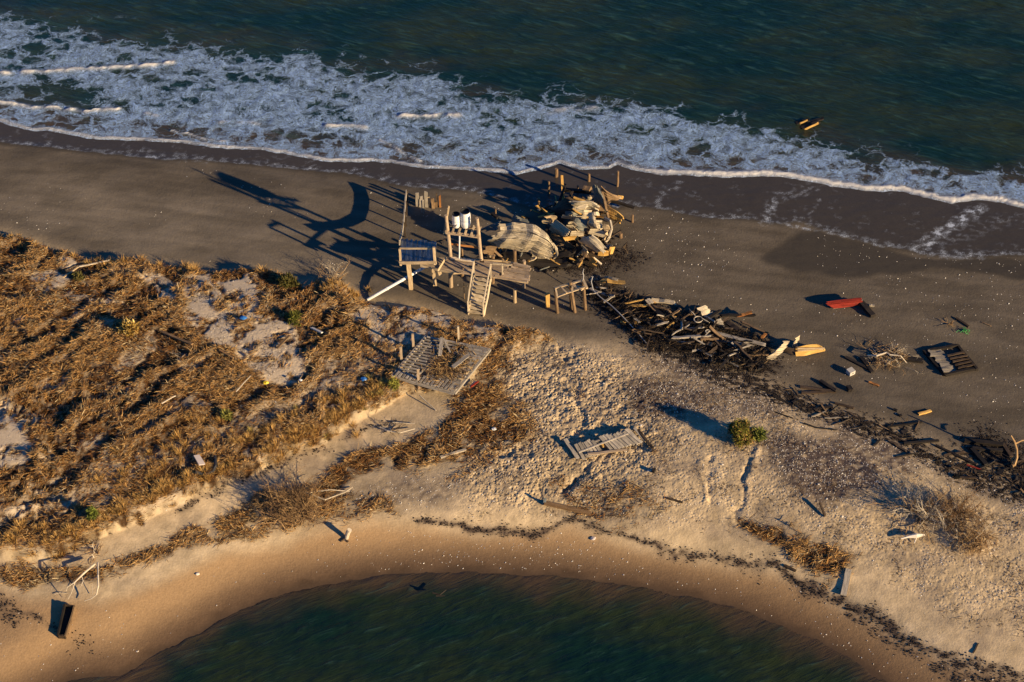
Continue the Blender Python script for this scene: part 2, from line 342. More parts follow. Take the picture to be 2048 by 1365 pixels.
def strokes(lst):
    m = np.zeros(len(P))
    for pts, wd, s in lst:
        m = np.maximum(m, s*np.exp(-(seg_dist(PW, gpoly(pts), False, 4.0)/wd)**2))
    return m
char = strokes([([(1200,590),(1280,650),(1370,690),(1460,715),(1520,730)],1.1,.95),([(1290,690),(1450,745),(1560,790),(1650,830),(1760,862),(1850,905),(1950,950),(2080,990)],.75,.8),([(1400,740),(1500,770)],.7,.7),
    ([(1980,900),(2060,960)],1.3,.95),([(1240,520),(1150,525),(1060,520),(1000,515)],.9,.85),([(1230,500),(1290,515)],.45,.4)])
A = lerp(A, [.035, .028, .026], np.clip(char*(1.0+1.1*spk), 0, 1))
wrk = strokes([([(840,1043),(900,1050),(960,1058),(1060,1052),(1110,1045)],.20,.9),([(1110,1045),(1150,1038),(1190,1060),(1250,1080),(1330,1098)],.16,.7),([(1280,1085),(1360,1105),(1440,1118),(1540,1130)],.22,.75),
    ([(1540,1128),(1640,1165),(1690,1198),(1760,1240),(1850,1285),(1950,1325),(2080,1365)],.24,.9),([(1690,1215),(1800,1285),(1850,1310)],.22,.5),([(1880,1325),(1960,1350),(2060,1380)],.4,.6),([(0,1190),(40,1225),(110,1250)],.14,.6),([(-50,1190),(20,1222),(-50,1230)],.5,.6),
    ([(350,1010),(420,985),(480,958)],.28,.55),([(520,950),(600,915),(660,890)],.3,.45),([(700,870),(780,840)],.25,.35),([(160,1275),(165,1290)],.6,.2)])
A = lerp(A, [.10, .072, .055], np.clip(wrk*(1.1+.8*spk), 0, 1))
A = lerp(A, [.05, .027, .013], np.clip(straw_m*1.05, 0, 1)*(.72+.28*sstep(-.3, .3, n_fine)))
wetcurve = sstep(-.5, .25, wets)
patch = coarse(lambda q: sdist(q, gpoly([(1530,520),(1560,490),(1600,470),(1640,462),(1720,485),(1830,515),(2100,525),(2100,570),(1990,548),(1860,535),(1800,545),(1700,555),(1600,545)]), 3), P, .25)+w2*.3
wetcurve = np.maximum(wetcurve, .97*sstep(-.35, .25, patch))
film = sstep(-.06, .10, wets+.10*n_fine)
A = lerp(A, [.060, .051, .041], wetcurve)
A = np.clip(A, .01, .8)
wet = np.clip(np.maximum(film*.9, .55*wetcurve), 0, 1); wet = np.maximum(wet, sstep(.9, .0, -bay_side)*.6)
bub = np.maximum(film*sstep(.9, .1, wets)*.8, 0)+.35*film*sstep(.1, .5, n_mid)
for pts, wd, s in [([(1840,495),(1900,455),(1960,415)],.5,1.5),([(1830,500),(1900,512),(1960,510)],.5,1.0),([(1530,445),(1545,410),(1560,390)],.45,1.0),([(1560,400),(1620,370)],.4,.8),([(1310,415),(1330,385),(1360,365)],.4,.8),([(1560,448),(1640,462),(1760,492),(1810,497)],.17,1.2),([(1610,440),(1640,400)],.2,.6),([(1850,500),(2000,440),(2060,430)],.9,.45),
    ([(280,300),(310,312),(420,318)],.5,.7),([(830,370),(880,345),(950,380)],.5,.4)]:
    bub = np.maximum(bub, s*np.exp(-(seg_dist(PS, at_np(*np.array(pts, float).T, .15), False, 3)/wd)**2))

bub = bub*(.30+1.25*sstep(-.25, .45, fbm(X*2.2, Y*2.8, 3, 951)))
for pts, wd, s in [([(1825,502),(1850,488),(1895,462),(1930,440),(1970,410)],.16,1.2),([(1815,498),(1840,510),(1890,516),(1930,517),(1960,508)],.14,1.2),([(1535,440),(1540,420),(1552,400)],.10,.8),([(1600,395),(1640,375)],.14,.8),([(1560,449),(1600,443),(1640,461),(1700,479),(1760,493),(1812,500)],.07,.8)]:
    bub = np.maximum(bub, s*np.exp(-(seg_dist(PS, at_np(*np.array(pts, float).T, .15), False, 3)/wd)**2)*np.clip(.75+.8*n_fine, 0, 1.2))
nt = NT('sand'); a = nt.attr('albedo'); ob = nt.coords('Object')
n1 = nt.noise(ob, 9.0, 5, .65); n2 = nt.noise(ob, 1.3, 4, .6); rg = nt.attr('rough_sand').outputs['Fac']
c = nt.mix(1.0, a.outputs['Color'], nt.mix(1.0, nt.mix(n1.outputs['Fac'], (.70,.68,.66), (1.30,1.32,1.34)), nt.mix(n2.outputs['Fac'], (.88,.88,.88), (1.12,1.12,1.12)), 'MULTIPLY'), 'MULTIPLY')
# crushed shell in the sand: pale flecks
v = nt.n('ShaderNodeTexVoronoi'); nt.l(ob, v.inputs['Vector']); v.inputs['Scale'].default_value = 6.5
fl = nt.math('MULTIPLY', nt.ramp(v.outputs['Distance'], .36, .20), nt.ramp(nt.math('ADD', v.outputs['Color'], nt.math('MULTIPLY', nt.attr('shelly').outputs['Fac'], .55)), 1.04, 1.14))
c = nt.mix(fl, c, (.50,.44,.37))
# foam bubbles left on the wet sand
v2 = nt.n('ShaderNodeTexVoronoi'); nt.l(nt.noise(ob, 1.1, 3).outputs['Color'], v2.inputs['Vector']); v2.feature = 'DISTANCE_TO_EDGE'; v2.inputs['Scale'].default_value = 26
nb = nt.noise(ob, 14.0, 3, .75); bb = nt.attr('bubbles').outputs['Fac']
lace = nt.math('MULTIPLY', nt.ramp(v2.outputs['Distance'], .10, .02), nt.ramp(bb, .15, .9))
dots = nt.ramp(nt.math('ADD', nb.outputs['Fac'], nt.math('MULTIPLY', bb, .20)), .74, .92)
fm = nt.math('MULTIPLY', nt.math('MAXIMUM', nt.math('MULTIPLY', lace, .5), dots), nt.ramp(bb, .02, .2), clamp=True)
c = nt.mix(fm, c, (.52,.58,.66))
w = nt.attr('wet').outputs['Fac']
v3 = nt.n('ShaderNodeTexVoronoi'); nt.l(nt.noise(ob, 2.5, 2).outputs['Color'], v3.inputs['Vector']); nt.l(ob, v3.inputs['Vector']); v3.inputs['Scale'].default_value = 5.2
pit = nt.math('MULTIPLY', nt.math('MULTIPLY', nt.ramp(v3.outputs['Distance'], .05, .55), rg), .9)
c = nt.mix(nt.math('MULTIPLY', rg, .45), c, nt.mix(nt.ramp(nt.noise(ob, 6.5, 4, .7).outputs['Fac'], .32, .68), (.55,.50,.46), (1.3,1.3,1.28)), 'MULTIPLY')
nt.bump(nt.math('ADD', nt.math('MULTIPLY_ADD', n1.outputs['Fac'], .5, pit), nt.math('MULTIPLY', nt.noise(ob, 4.0, 3).outputs['Fac'], .4)), .55, .08)
for nd in nt.t.nodes:
    if nd.type == 'BUMP': nt.l(nt.math('ADD', nt.ramp(w, 0, .8, .40, .04), nt.math('MULTIPLY', rg, .5)), nd.inputs['Strength'])
SAND = nt.set(Base_Color=c, Roughness=nt.math('MAXIMUM', nt.ramp(w, .35, 1, .95, .22), fm))
nt.l(nt.ramp(w, 0.2, 1, .08, .28), nt.b.inputs['Specular IOR Level'])
F = grid_faces(NX, NY)
me = np_mesh('sand_ground', np.column_stack([P, Z]), F, {'albedo': ('FLOAT_COLOR', rgba(A)), 'wet': ('FLOAT', wet), 'bubbles': ('FLOAT', bub), 'rough_sand': ('FLOAT', rough_m*(.38+.62*hard_m)*(.75+.5*sstep(-.4, .4, n_mid))),
    'shelly': ('FLOAT', np.clip(.30*rough_m*(.6+.6*n_mid)+.75*shell_d+.35*dune_m*(1-straw_m), 0, 1))})
tag(link('sand_ground', me, SAND), 'narrow sandy spit between the surf and the bay', 'ground', kind='structure')

# ------------------------------------------------------------------ water
def water_mat(name, foam):
    nt = NT(name); ob = nt.coords('Object'); sh = nt.attr('shallow').outputs['Fac']
    st = nt.coords('Object', (.55, 1.5, 1)); 
    big = nt.noise(nt.coords('Object', (.10, .22, 1)), 1.0, 3)
    deep = nt.mix(nt.ramp(big.outputs['Fac'], .38, .65), (.005,.020,.0155), (.021,.031,.0125))
    c = nt.mix(sh, deep, (.075,.050,.030))
    r1 = nt.noise(nt.coords('Object', (.6, 1.6, 1)), 1.1, 5, .6, .6); 
    tcn = nt.n('ShaderNodeTexCoord'); mp = nt.n('ShaderNodeMapping'); mp.vector_type = 'TEXTURE'; mp.inputs['Rotation'].default_value = (0, 0, R(-24 if foam else 26)); mp.inputs['Scale'].default_value = (1.9, .36, 1)
    nt.l(tcn.outputs['Object'], mp.inputs[0]); r2 = nt.noise(mp.outputs[0], .9, 6, .66, .7)
    h = nt.math('ADD', nt.math('MULTIPLY', r1.outputs['Fac'], .5), nt.math('MULTIPLY', r2.outputs['Fac'], 1.1))
    c = nt.mix(nt.ramp(r2.outputs['Fac'], .50 if foam else .54, .76 if foam else .84), c, nt.mix(.5, c, (.055,.125,.105)))
    rough = .12
    if foam:
        d = nt.attr('foam').outputs['Fac']; ed = nt.attr('front').outputs['Fac']
        wv = nt.noise(ob, .55, 4, .6); wv2 = nt.noise(ob, 2.4, 3, .6)
        add = nt.n('ShaderNodeMix', data_type='VECTOR'); 
        va = nt.n('ShaderNodeVectorMath', operation='MULTIPLY_ADD'); nt.l(wv.outputs['Color'], va.inputs[0]); va.inputs[1].default_value = (2.6, 2.6, 0); nt.l(ob, va.inputs[2])
        vb = nt.n('ShaderNodeVectorMath', operation='MULTIPLY_ADD'); nt.l(wv2.outputs['Color'], vb.inputs[0]); vb.inputs[1].default_value = (.55, .55, 0); nt.l(va.outputs[0], vb.inputs[2])
        vm = nt.n('ShaderNodeVectorMath', operation='MULTIPLY'); nt.l(vb.outputs[0], vm.inputs[0]); vm.inputs[1].default_value = (.72, 1.25, 1)
        t = nt.math('SUBTRACT', 1.0, d)
        v1 = nt.n('ShaderNodeTexVoronoi'); v1.feature = 'DISTANCE_TO_EDGE'; nt.l(vm.outputs[0], v1.inputs['Vector']); v1.inputs['Scale'].default_value = .80
        v2 = nt.n('ShaderNodeTexVoronoi'); v2.feature = 'DISTANCE_TO_EDGE'; nt.l(vm.outputs[0], v2.inputs['Vector']); v2.inputs['Scale'].default_value = 2.3
        # walls of the foam lace get thicker where the foam is denser
        l1 = nt.math('SUBTRACT', 1.0, nt.math('DIVIDE', v1.outputs['Distance'], nt.math('MULTIPLY_ADD', d, .42, .03)), clamp=True)
        l2 = nt.math('SUBTRACT', 1.0, nt.math('DIVIDE', v2.outputs['Distance'], nt.math('MULTIPLY_ADD', d, .38, .02)), clamp=True)
        fn = nt.noise(vb.outputs[0], 2.2, 6, .72, .8)
        f = nt.math('ADD', nt.math('MULTIPLY', l1, .62), nt.math('MULTIPLY', l2, .30))
        f = nt.math('ADD', f, nt.math('MULTIPLY', nt.math('SUBTRACT', fn.outputs['Fac'], .5), 1.5))
        f = nt.math('ADD', f, nt.math('MULTIPLY', d, .34))
        f = nt.math('MULTIPLY', nt.ramp(f, .34, 1.05), nt.ramp(d, .02, .22), clamp=True)
        ff = nt.noise(vb.outputs[0], 3.6, 6, .72, 2.2)
        f = nt.math('MULTIPLY', f, nt.ramp(ff.outputs['Fac'], .34, .64, .08, 1.35))
        f = nt.math('MAXIMUM', f, ed, clamp=True)
        c = nt.mix(f, c, nt.mix(ed, (.34,.52,.88), (.92,.89,.84)))  # foam blue is partly skylight painted in, partly water showing through
        h = nt.math('ADD', h, nt.math('MULTIPLY', f, nt.math('MULTIPLY_ADD', ff.outputs['Fac'], 1.6, .3)))
        rough = nt.ramp(f, 0, .5, .12, .8)
    nt.bump(h, .75 if foam else .42, .22)
    return nt.set(Base_Color=c, Roughness=rough, IOR=1.333)
gx = np.concatenate([[-900,-400,-200,-120,-80,-58], np.arange(-46, 46.01, .14), [58,80,120,200,400,900]])
# sea
gy = np.concatenate([np.arange(6, 38.01, .14), [42,50,70,120,250,500,1200]])
A_, B_ = np.meshgrid(gx, gy); W = np.column_stack([A_.ravel(), B_.ravel()]); wx, wy = W.T
Wj = W+np.column_stack([fbm(wx*.5, wy*.5, 4, 601), fbm(wx*.5, wy*.5, 4, 641)])*.9
se = sdist(W, np.vstack([swash, [[60,200],[-60,200]]]), 9.0)+.10*fbm(wx*1.3, wy*1.3, 3, 655)
ft = sdist(Wj, np.vstack([foamtop, [[60,200],[-60,200]]]), 9.0)             # > 0 beyond the foam
rt_ = sstep(2, 16, wx)
foam = sstep(1.1-.3*rt_, -1.6+1.3*rt_, ft)*(.80-.10*rt_+.46*fbm(wx*.28, wy*.45, 3, 611))
foam = np.maximum(foam, .22*sstep(3.0, .5, ft)*sstep(-.2, .5, fbm(wx*.4, wy*.4, 3, 617)))
def wpoly(p): return at_np(*np.array(p, float).T, 0.02)
for pts, wd, s in [([(0,170),(120,185),(220,190)],1.0,-.55),([(0,195),(150,205),(230,212)],.5,-.5),([(60,235),(160,250),(260,262),(420,280)],.8,-.25),([(60,100),(110,115)],.9,-.35),([(280,150),(320,170)],.8,-.2),([(780,310),(830,315)],.5,-.3)]:
    foam += s*np.exp(-(seg_dist(Wj, wpoly(pts), False, 4)/wd)**2)
foam = np.clip(foam, 0, 1)
front = 1.0*np.exp(-((se-.18)/.13)**2)*(.75+.3*fbm(wx*.5, wy*.5, 2, 633))
right = sstep(4, 14, wx); front = np.maximum(front, right*np.exp(-((se-.30)/.26)**2)*(1.15+.7*fbm(wx*2.2, wy*2.2, 3, 634)))
crest = np.zeros(len(W))
for pts, wd, s in [([(-100,150),(0,147),(90,143),(180,137),(260,134),(345,126)],.22,1.1),([(-100,208),(0,207),(60,213),(120,219),(180,221),(235,219)],.17,1.2),([(800,232),(840,235),(880,231),(915,229)],.22,1.1),([(655,250),(700,253),(730,256)],.17,1.0),([(440,245),(520,246)],.12,.45),([(345,262),(400,275),(450,285)],.07,.7),([(760,278),(800,305),(840,325)],.08,.8),([(1090,222),(1190,217)],.28,.45),([(290,228),(315,233)],.13,.5)]:
    nn = np.clip(.75+1.1*fbm(wx*1.2, wy*1.2, 3, 637), 0, 1.2)
    crest = np.maximum(crest, s*nn*np.exp(-(seg_dist(W+(Wj-W)*.16, wpoly(pts), False, 2)/wd)**2))
hw = .05*fbm(wx*.30+wy*.12, wy*.75, 3, 621)*sstep(-.5, 3, ft)+.045*foam*fbm(wx*1.4, wy*1.4, 3, 625)*sstep(.2, 1.5, se)+.10*np.clip(front, 0, 1)+.11*crest
hw = hw*sstep(-.5, .3, se)+.012-.5*sstep(.05, -.6, se)
front = np.clip(np.maximum(front, crest), 0, 1)
me = np_mesh('sea_water', np.column_stack([W, hw]), grid_faces(len(gx), len(gy)), {'foam': ('FLOAT', foam), 'front': ('FLOAT', front), 'shallow': ('FLOAT', .9*sstep(4.5, 0, se)+.2*sstep(9, 2, se)*0+.35*sstep(4, 0, ft)*(ft > 0)*sstep(-.4, .4, fbm(wx*.15, wy*.3, 2, 9)))})
tag(link('sea_water', me, water_mat('sea', True)), 'dark green sea with a belt of white surf', 'water', kind='structure')
gy = np.concatenate([[-900,-400,-200,-100,-60,-42], np.arange(-30, -9.99, .14)])
A_, B_ = np.meshgrid(gx, gy); W = np.column_stack([A_.ravel(), B_.ravel()]); wx, wy = W.T
be = sdist(W, np.vstack([bay, [[70,-200],[-70,-200]]]), 9.0)+.22*fbm(wx*.7, wy*.7, 4, 755)
hw = (.035*fbm(wx*.7+wy*.5, wy*1.5-wx*.35, 3, 721)+.02*fbm(wx*1.9, wy*3.0, 2, 722))*sstep(.2, 2.5, be)+.01-.4*sstep(.0, -.6, be)
rip = np.exp(-((be-.22)/.09)**2)*np.clip(1.6*fbm(wx*.22, wy*.22, 2, 733)+.1, 0, 1)
me = np_mesh('bay_water', np.column_stack([W, hw+.03*rip]), grid_faces(len(gx), len(gy)), {'shallow': ('FLOAT', np.clip(1.0*sstep(2.0, -.6, be+.6*fbm(wx*.4, wy*.4, 3, 9)), 0, 1)), 'foam': ('FLOAT', .0*rip), 'front': ('FLOAT', .45*rip)})
tag(link('bay_water', me, water_mat('bay', False)), 'calm teal bay water rippling below the curved beach', 'water', kind='structure')

# ------------------------------------------------------------------ straw: a mat nobody could count
def blades(n, pos, L, Wd, az, tilt, colr, rng, lift=.02, droop=.0):
    """n thin bent strips: root, middle and tip"""
    d = np.column_stack([np.cos(az)*np.cos(tilt), np.sin(az)*np.cos(tilt), np.sin(tilt)])
    sd = np.column_stack([-np.sin(az), np.cos(az), rng.normal(0, .5, n)]); sd /= np.linalg.norm(sd, axis=1)[:, None]
    p0 = pos.copy(); p0[:, 2] += lift
    p1 = p0+d*(L*.55)[:, None]; d2 = d.copy(); d2[:, 2] -= droop; p2 = p1+d2*(L*.45)[:, None]
    h = sd*(Wd/2)[:, None]
    V = np.stack([p0-h*.8, p0+h*.8, p1+h, p1-h, p2+h*.3, p2-h*.3], 1).reshape(-1, 3)
    b = np.arange(n)[:, None]*6
    Fq = np.concatenate([b+np.array([[0, 1, 2, 3]]), b+np.array([[3, 2, 4, 5]])])
    return V, Fq, np.repeat(colr, 6, 0)
rng = np.random.default_rng(11)
def sample_mask(n, mask):
    m = mask.reshape(NY, NX)[6:-7, 6:-6].copy(); pr = (m/m.sum()).ravel()
    idx = rng.choice(m.size, n, p=pr); j, i = np.divmod(idx, m.shape[1])
    p = np.column_stack([X0+i*.1, Y0+j*.1])+rng.uniform(-.06, .06, (n, 2)); return p
N = 300000
p = sample_mask(N, straw_m**1.3*(.30+.8*sstep(-.35, .25, drift+.7*drift2)))
hh = hz_np(p, Hgrid); flow = 1.1*fbm(p[:, 0]*.22, p[:, 1]*.22, 3, 801)+.5
az = flow+rng.normal(0, .62, N)+np.pi*(rng.random(N) < .5)
L = rng.gamma(3, .05, N)+.06; Wd = rng.uniform(.012, .032, N)
tl = np.abs(rng.normal(.10, .30, N))
t = rng.random(N)[:, None]; warm = np.clip(.5+1.1*hz_np(p, (drift+.6*drift2+.5*n_big).reshape(NY, NX)), 0, 1)[:, None]
cg = np.array([.50, .26, .075])*(1-t)+np.array([.62, .40, .17])*t
cb = np.array([.10, .045, .015])*(1-t)+np.array([.34, .155, .045])*t
cc = np.where(rng.random((N, 1)) < .08+.72*warm, cg, cb)*rng.uniform(.55, 1.15, (N, 1))
k_ = rng.random((N, 1)); pale = hz_np(p, fbm(X*.4, Y*.4, 3, 831).reshape(NY, NX))[:, None]
cc = np.where(k_ < .10, np.array([.035, .022, .012]), np.where(k_ > .97-.22*np.clip(pale, 0, 1), np.array([.60, .47, .27])*rng.uniform(.7, 1.1, (N, 1)), cc))
V, Fq, cc = blades(N, np.column_stack([p, hh]), L, Wd, az, tl, cc, rng, lift=.02, droop=.15)
nt = NT('straw'); c = nt.attr('tint').outputs['Color']
STRAWM = nt.set(Base_Color=c, Roughness=.8, Specular_IOR_Level=.15)
me = np_mesh('matted_straw', V, Fq, {'tint': ('FLOAT_COLOR', rgba(cc))}, smooth=False)
tag(link('matted_straw', me, STRAWM), 'golden brown mats of dead straw covering the dune and wrack lines', 'straw', kind='stuff')

N = 7000                                      # scraps of brown weed blown over the spit
p = sample_mask(N, (rough_m+.5*(dune_m*bare))*sstep(-.1, .6, fbm(X*.45, Y*.6, 3, 961))*(1-straw_m)+.05*rough_m)
cc = np.array([.13, .08, .04])*rng.uniform(.4, 1.6, (N, 1))
V, Fq, cc = blades(N, np.column_stack([p, hz_np(p, Hgrid)]), rng.gamma(3, .04, N)+.04, rng.uniform(.012, .03, N), rng.uniform(0, 6.28, N), np.abs(rng.normal(.05, .15, N)), cc, rng, lift=.015, droop=.05)
tag(link('weed_scraps', np_mesh('weed_scraps', V, Fq, {'tint': ('FLOAT_COLOR', rgba(cc))}, smooth=False), STRAWM), 'brown scraps of weed blown over the bare sand', 'weed', kind='stuff')
# ------------------------------------------------------------------ mesh builder: boards, poles, sheets (world coordinates)
class MB:
    def __init__(s): s.v = []; s.f = []; s.g = []; s.t = []
    def _add(s, vs, fs, gs, tint):
        b = len(s.v); s.v += vs; s.f += [tuple(i+b for i in f) for f in fs]; s.g += gs; s.t += [tint]*len(vs)
        return s
    def board(s, a, b, w, t, up=None, tint=None, wob=.012, n=4, sag=0.0, rag=.04, wend=None):
        """a board from a to b: w wide, t thick along up; ends a little ragged"""
        a = Vector(a); b = Vector(b); x = (b-a); L = x.length; x.normalize()
        up = Vector(up) if up is not None else Vector((0, 0, 1))
        y = up.cross(x)
        if y.length < 1e-3: y = Vector((1, 0, 0)).cross(x)
        y.normalize(); z = x.cross(y)
        tint = random.uniform(.75, 1.2) if tint is None else tint
        o = random.uniform(0, 40); vs = []; gs = []
        for i in range(n+1):
            q = i/n; c = a+(b-a)*q+Vector((0, 0, -sag*4*q*(1-q)))+y*random.uniform(-wob, wob)+z*random.uniform(-wob, wob)
            ww = w if wend is None else w+(wend-w)*q
            for sy, sz in ((-1, -1), (1, -1), (1, 1), (-1, 1)):
                e = random.uniform(-rag, rag) if i in (0, n) else 0
                vs.append(c+y*(sy*ww/2)+z*(sz*t/2)+x*e); gs.append((q*L+o, sy*ww/2+o, sz*t/2))
        fs = [(3, 2, 1, 0), tuple(4*n+k for k in (0, 1, 2, 3))]
        for i in range(n):
            for k in range(4): fs.append((4*i+k, 4*i+(k+1) % 4, 4*i+4+(k+1) % 4, 4*i+4+k))
        return s._add(vs, fs, gs, tint)
    def pole(s, a, b, r0, r1=None, n=10, tint=None, wob=.01, seg=4, cap=True):
        a = Vector(a); b = Vector(b); pts = [a+(b-a)*(i/seg) for i in range(seg+1)]
        r1 = r0 if r1 is None else r1
        for i in range(1, seg): pts[i] += Vector((random.uniform(-wob, wob), random.uniform(-wob, wob), 0))
        return s.tube(pts, [r0+(r1-r0)*i/seg for i in range(seg+1)], n, tint, cap)
    def tube(s, pts, rad, n=6, tint=None, cap=True):
        pts = [Vector(p) for p in pts]; m = len(pts)
        if not hasattr(rad, '__len__'): rad = [rad]*m
        tint = random.uniform(.8, 1.15) if tint is None else tint; o = random.uniform(0, 40); L = 0
        vs = []; gs = []; ref = None
        for i in range(m):
            d = (pts[min(i+1, m-1)]-pts[max(i-1, 0)]).normalized()
            if ref is None: ref = Vector((0, 0, 1)) if abs(d.z) < .9 else Vector((1, 0, 0))
            y = ref.cross(d).normalized(); z = d.cross(y); ref = z
            if i: L += (pts[i]-pts[i-1]).length
            for k in range(n):
                a = 2*math.pi*k/n; vs.append(pts[i]+(y*math.cos(a)+z*math.sin(a))*rad[i]); gs.append((L+o, rad[i]*a+o, .1*math.sin(a)))
        fs = [(n*i+k, n*i+(k+1) % n, n*i+n+(k+1) % n, n*i+n+k) for i in range(m-1) for k in range(n)]
        if cap: fs += [tuple(range(n-1, -1, -1)), tuple(n*(m-1)+k for k in range(n))]
        return s._add(vs, fs, gs, tint)
    def sheet(s, rows, thick=.05, sub=7, crumple=.05, jag=.12, tint=None, holes=0.0, board=.34):
        """a buckled sheet of boards through a net of points (rows of Vectors): every board is bent along the net, kinked,
        a little out of line with its neighbours and torn off at a length of its own; real thickness"""
        G = np.array([[tuple(p) for p in r] for r in rows], float); m, n = G.shape[:2]
        def cr(A, t):
            k = len(A); t = np.clip(t, 0, k-1); i = np.clip(np.floor(t).astype(int), 0, k-2); f = (t-i)
            p0 = A[np.maximum(i-1, 0)]; p1 = A[i]; p2 = A[i+1]; p3 = A[np.minimum(i+2, k-1)]; f = f.reshape((-1,)+(1,)*(A.ndim-1))
            sm = .5*((2*p1)+(-p0+p2)*f+(2*p0-5*p1+4*p2-p3)*f*f+(-p0+3*p1-3*p2+p3)*f**3)
            return .5*sm+.5*(p1+(p2-p1)*f)
        Lv = max(np.linalg.norm(np.diff(G, axis=1), axis=-1).sum(1)); Lu = max(np.linalg.norm(np.diff(G, axis=0), axis=-1).sum(0))
        nb = max(1, int(round(Lu/board))) if board else 1
        nv = max(4, int(Lv/.16)+1); tint = random.uniform(.85, 1.1) if tint is None else tint
        kn = max(3, int(Lv/.55)+2)
        base_k = np.array([random.uniform(-1, 1) for _ in range(kn)]); drift_k = np.zeros(kn)
        for q in range(nb):
            if nb > 2 and random.random() < holes*.5: continue
            drift_k = .6*drift_k+np.array([random.gauss(0, .2) for _ in range(kn)])
            g = .02 if nb > 1 else 0
            u0, u1 = (q+g)/nb, (q+1-g)/nb; nu = max(2, int((u1-u0)*(m-1)*3)+2) if nb == 1 else 3
            e0, e1 = (abs(random.gauss(0, jag))/Lv, abs(random.gauss(0, jag))/Lv) if nb > 1 else (0, 0)
            if nb > 2 and random.random() < holes*1.6: (e0, e1) = (random.uniform(.3, .6), e1) if random.random() < .5 else (e0, random.uniform(.3, .6))
            e0, e1 = min(e0, .42), min(e1, .42)
            sv = np.linspace(e0, 1-e1, nv); su = np.linspace(u0, u1, nu)
            Q = np.swapaxes(cr(np.swapaxes(cr(G, su*(m-1)), 0, 1), sv*(n-1)), 0, 1)
            # slant the torn ends
            al = Q[:, -1]-Q[:, 0]; al = al/np.maximum(np.linalg.norm(al, axis=-1)[:, None], 1e-6)
            if nb > 1:
                Q[:, 0] += al*np.array([random.uniform(-.09, .09) for _ in range(nu)])[:, None]; Q[:, -1] += al*np.array([random.uniform(-.09, .09) for _ in range(nu)])[:, None]
            dv = np.gradient(Q, axis=1); du = np.gradient(Q, axis=0); N = np.cross(du, dv); N /= np.maximum(np.linalg.norm(N, axis=-1)[..., None], 1e-6)
            kink = np.interp(sv*(kn-1), np.arange(kn), base_k+drift_k)*crumple+random.gauss(0, min(.03, crumple*.3))
            twist = np.linspace(-1, 1, nu)[:, None]*random.gauss(0, .02)*np.linspace(-1, 1, nv)[None, :] if nb > 1 else 0
            Q = Q+N*(kink[None, :]+twist)[..., None]
            H = N*thick/2; T = np.concatenate([(Q+H).reshape(-1, 3), (Q-H).reshape(-1, 3)]); k = nu*nv; o = random.uniform(0, 4)
            gs = [(float(b*Lv), float(a*Lu), 0.0) for a in su for b in sv]*2; fs = []
            for a in range(nu-1):
                for b in range(nv-1):
                    i = a*nv+b; f = (i, i+1, i+1+nv, i+nv); fs.append(f); fs.append(tuple(x+k for x in f[::-1]))
            for a in range(nu-1): fs += [(a*nv, a*nv+nv, a*nv+nv+k, a*nv+k), (a*nv+nv-1+nv, a*nv+nv-1, a*nv+nv-1+k, a*nv+nv-1+nv+k)]
            for b in range(nv-1): fs += [(b+1, b, b+k, b+1+k), ((nu-1)*nv+b, (nu-1)*nv+b+1, (nu-1)*nv+b+1+k, (nu-1)*nv+b+k)]
            s._add([Vector(p) for p in T], fs, gs, tint*random.uniform(.86, 1.1))
        return s
    def base(s):
        V = np.array([tuple(v) for v in s.v]); return Vector((V[:, 0].mean(), V[:, 1].mean(), V[:, 2].min()))
    def build(s, name, mat, parent=None, smooth=False):
        """links ONE mesh object; its origin is its parent's, or its own base"""
        org = parent.matrix_world_loc if False else (Vector(parent['_o']) if parent is not None else s.base())
        me = bpy.data.meshes.new(name); me.from_pydata([tuple(Vector(v)-org) for v in s.v], [], s.f); me.update()
        a = me.attributes.new('grain', 'FLOAT_VECTOR', 'POINT'); a.data.foreach_set('vector', np.array(s.g, np.float32).ravel())
        a = me.attributes.new('tone', 'FLOAT', 'POINT'); a.data.foreach_set('value', np.array(s.t, np.float32))
        if smooth: me.polygons.foreach_set('use_smooth', [True]*len(me.polygons))
        o = link(name, me, mat, parent)
        if parent is None: o.location = org
        o['_o'] = tuple(org)
        return o
def thing(name, loc, label, cat, group=None):
    o = empty(name, loc); o['_o'] = tuple(loc); return tag(o, label, cat, group)

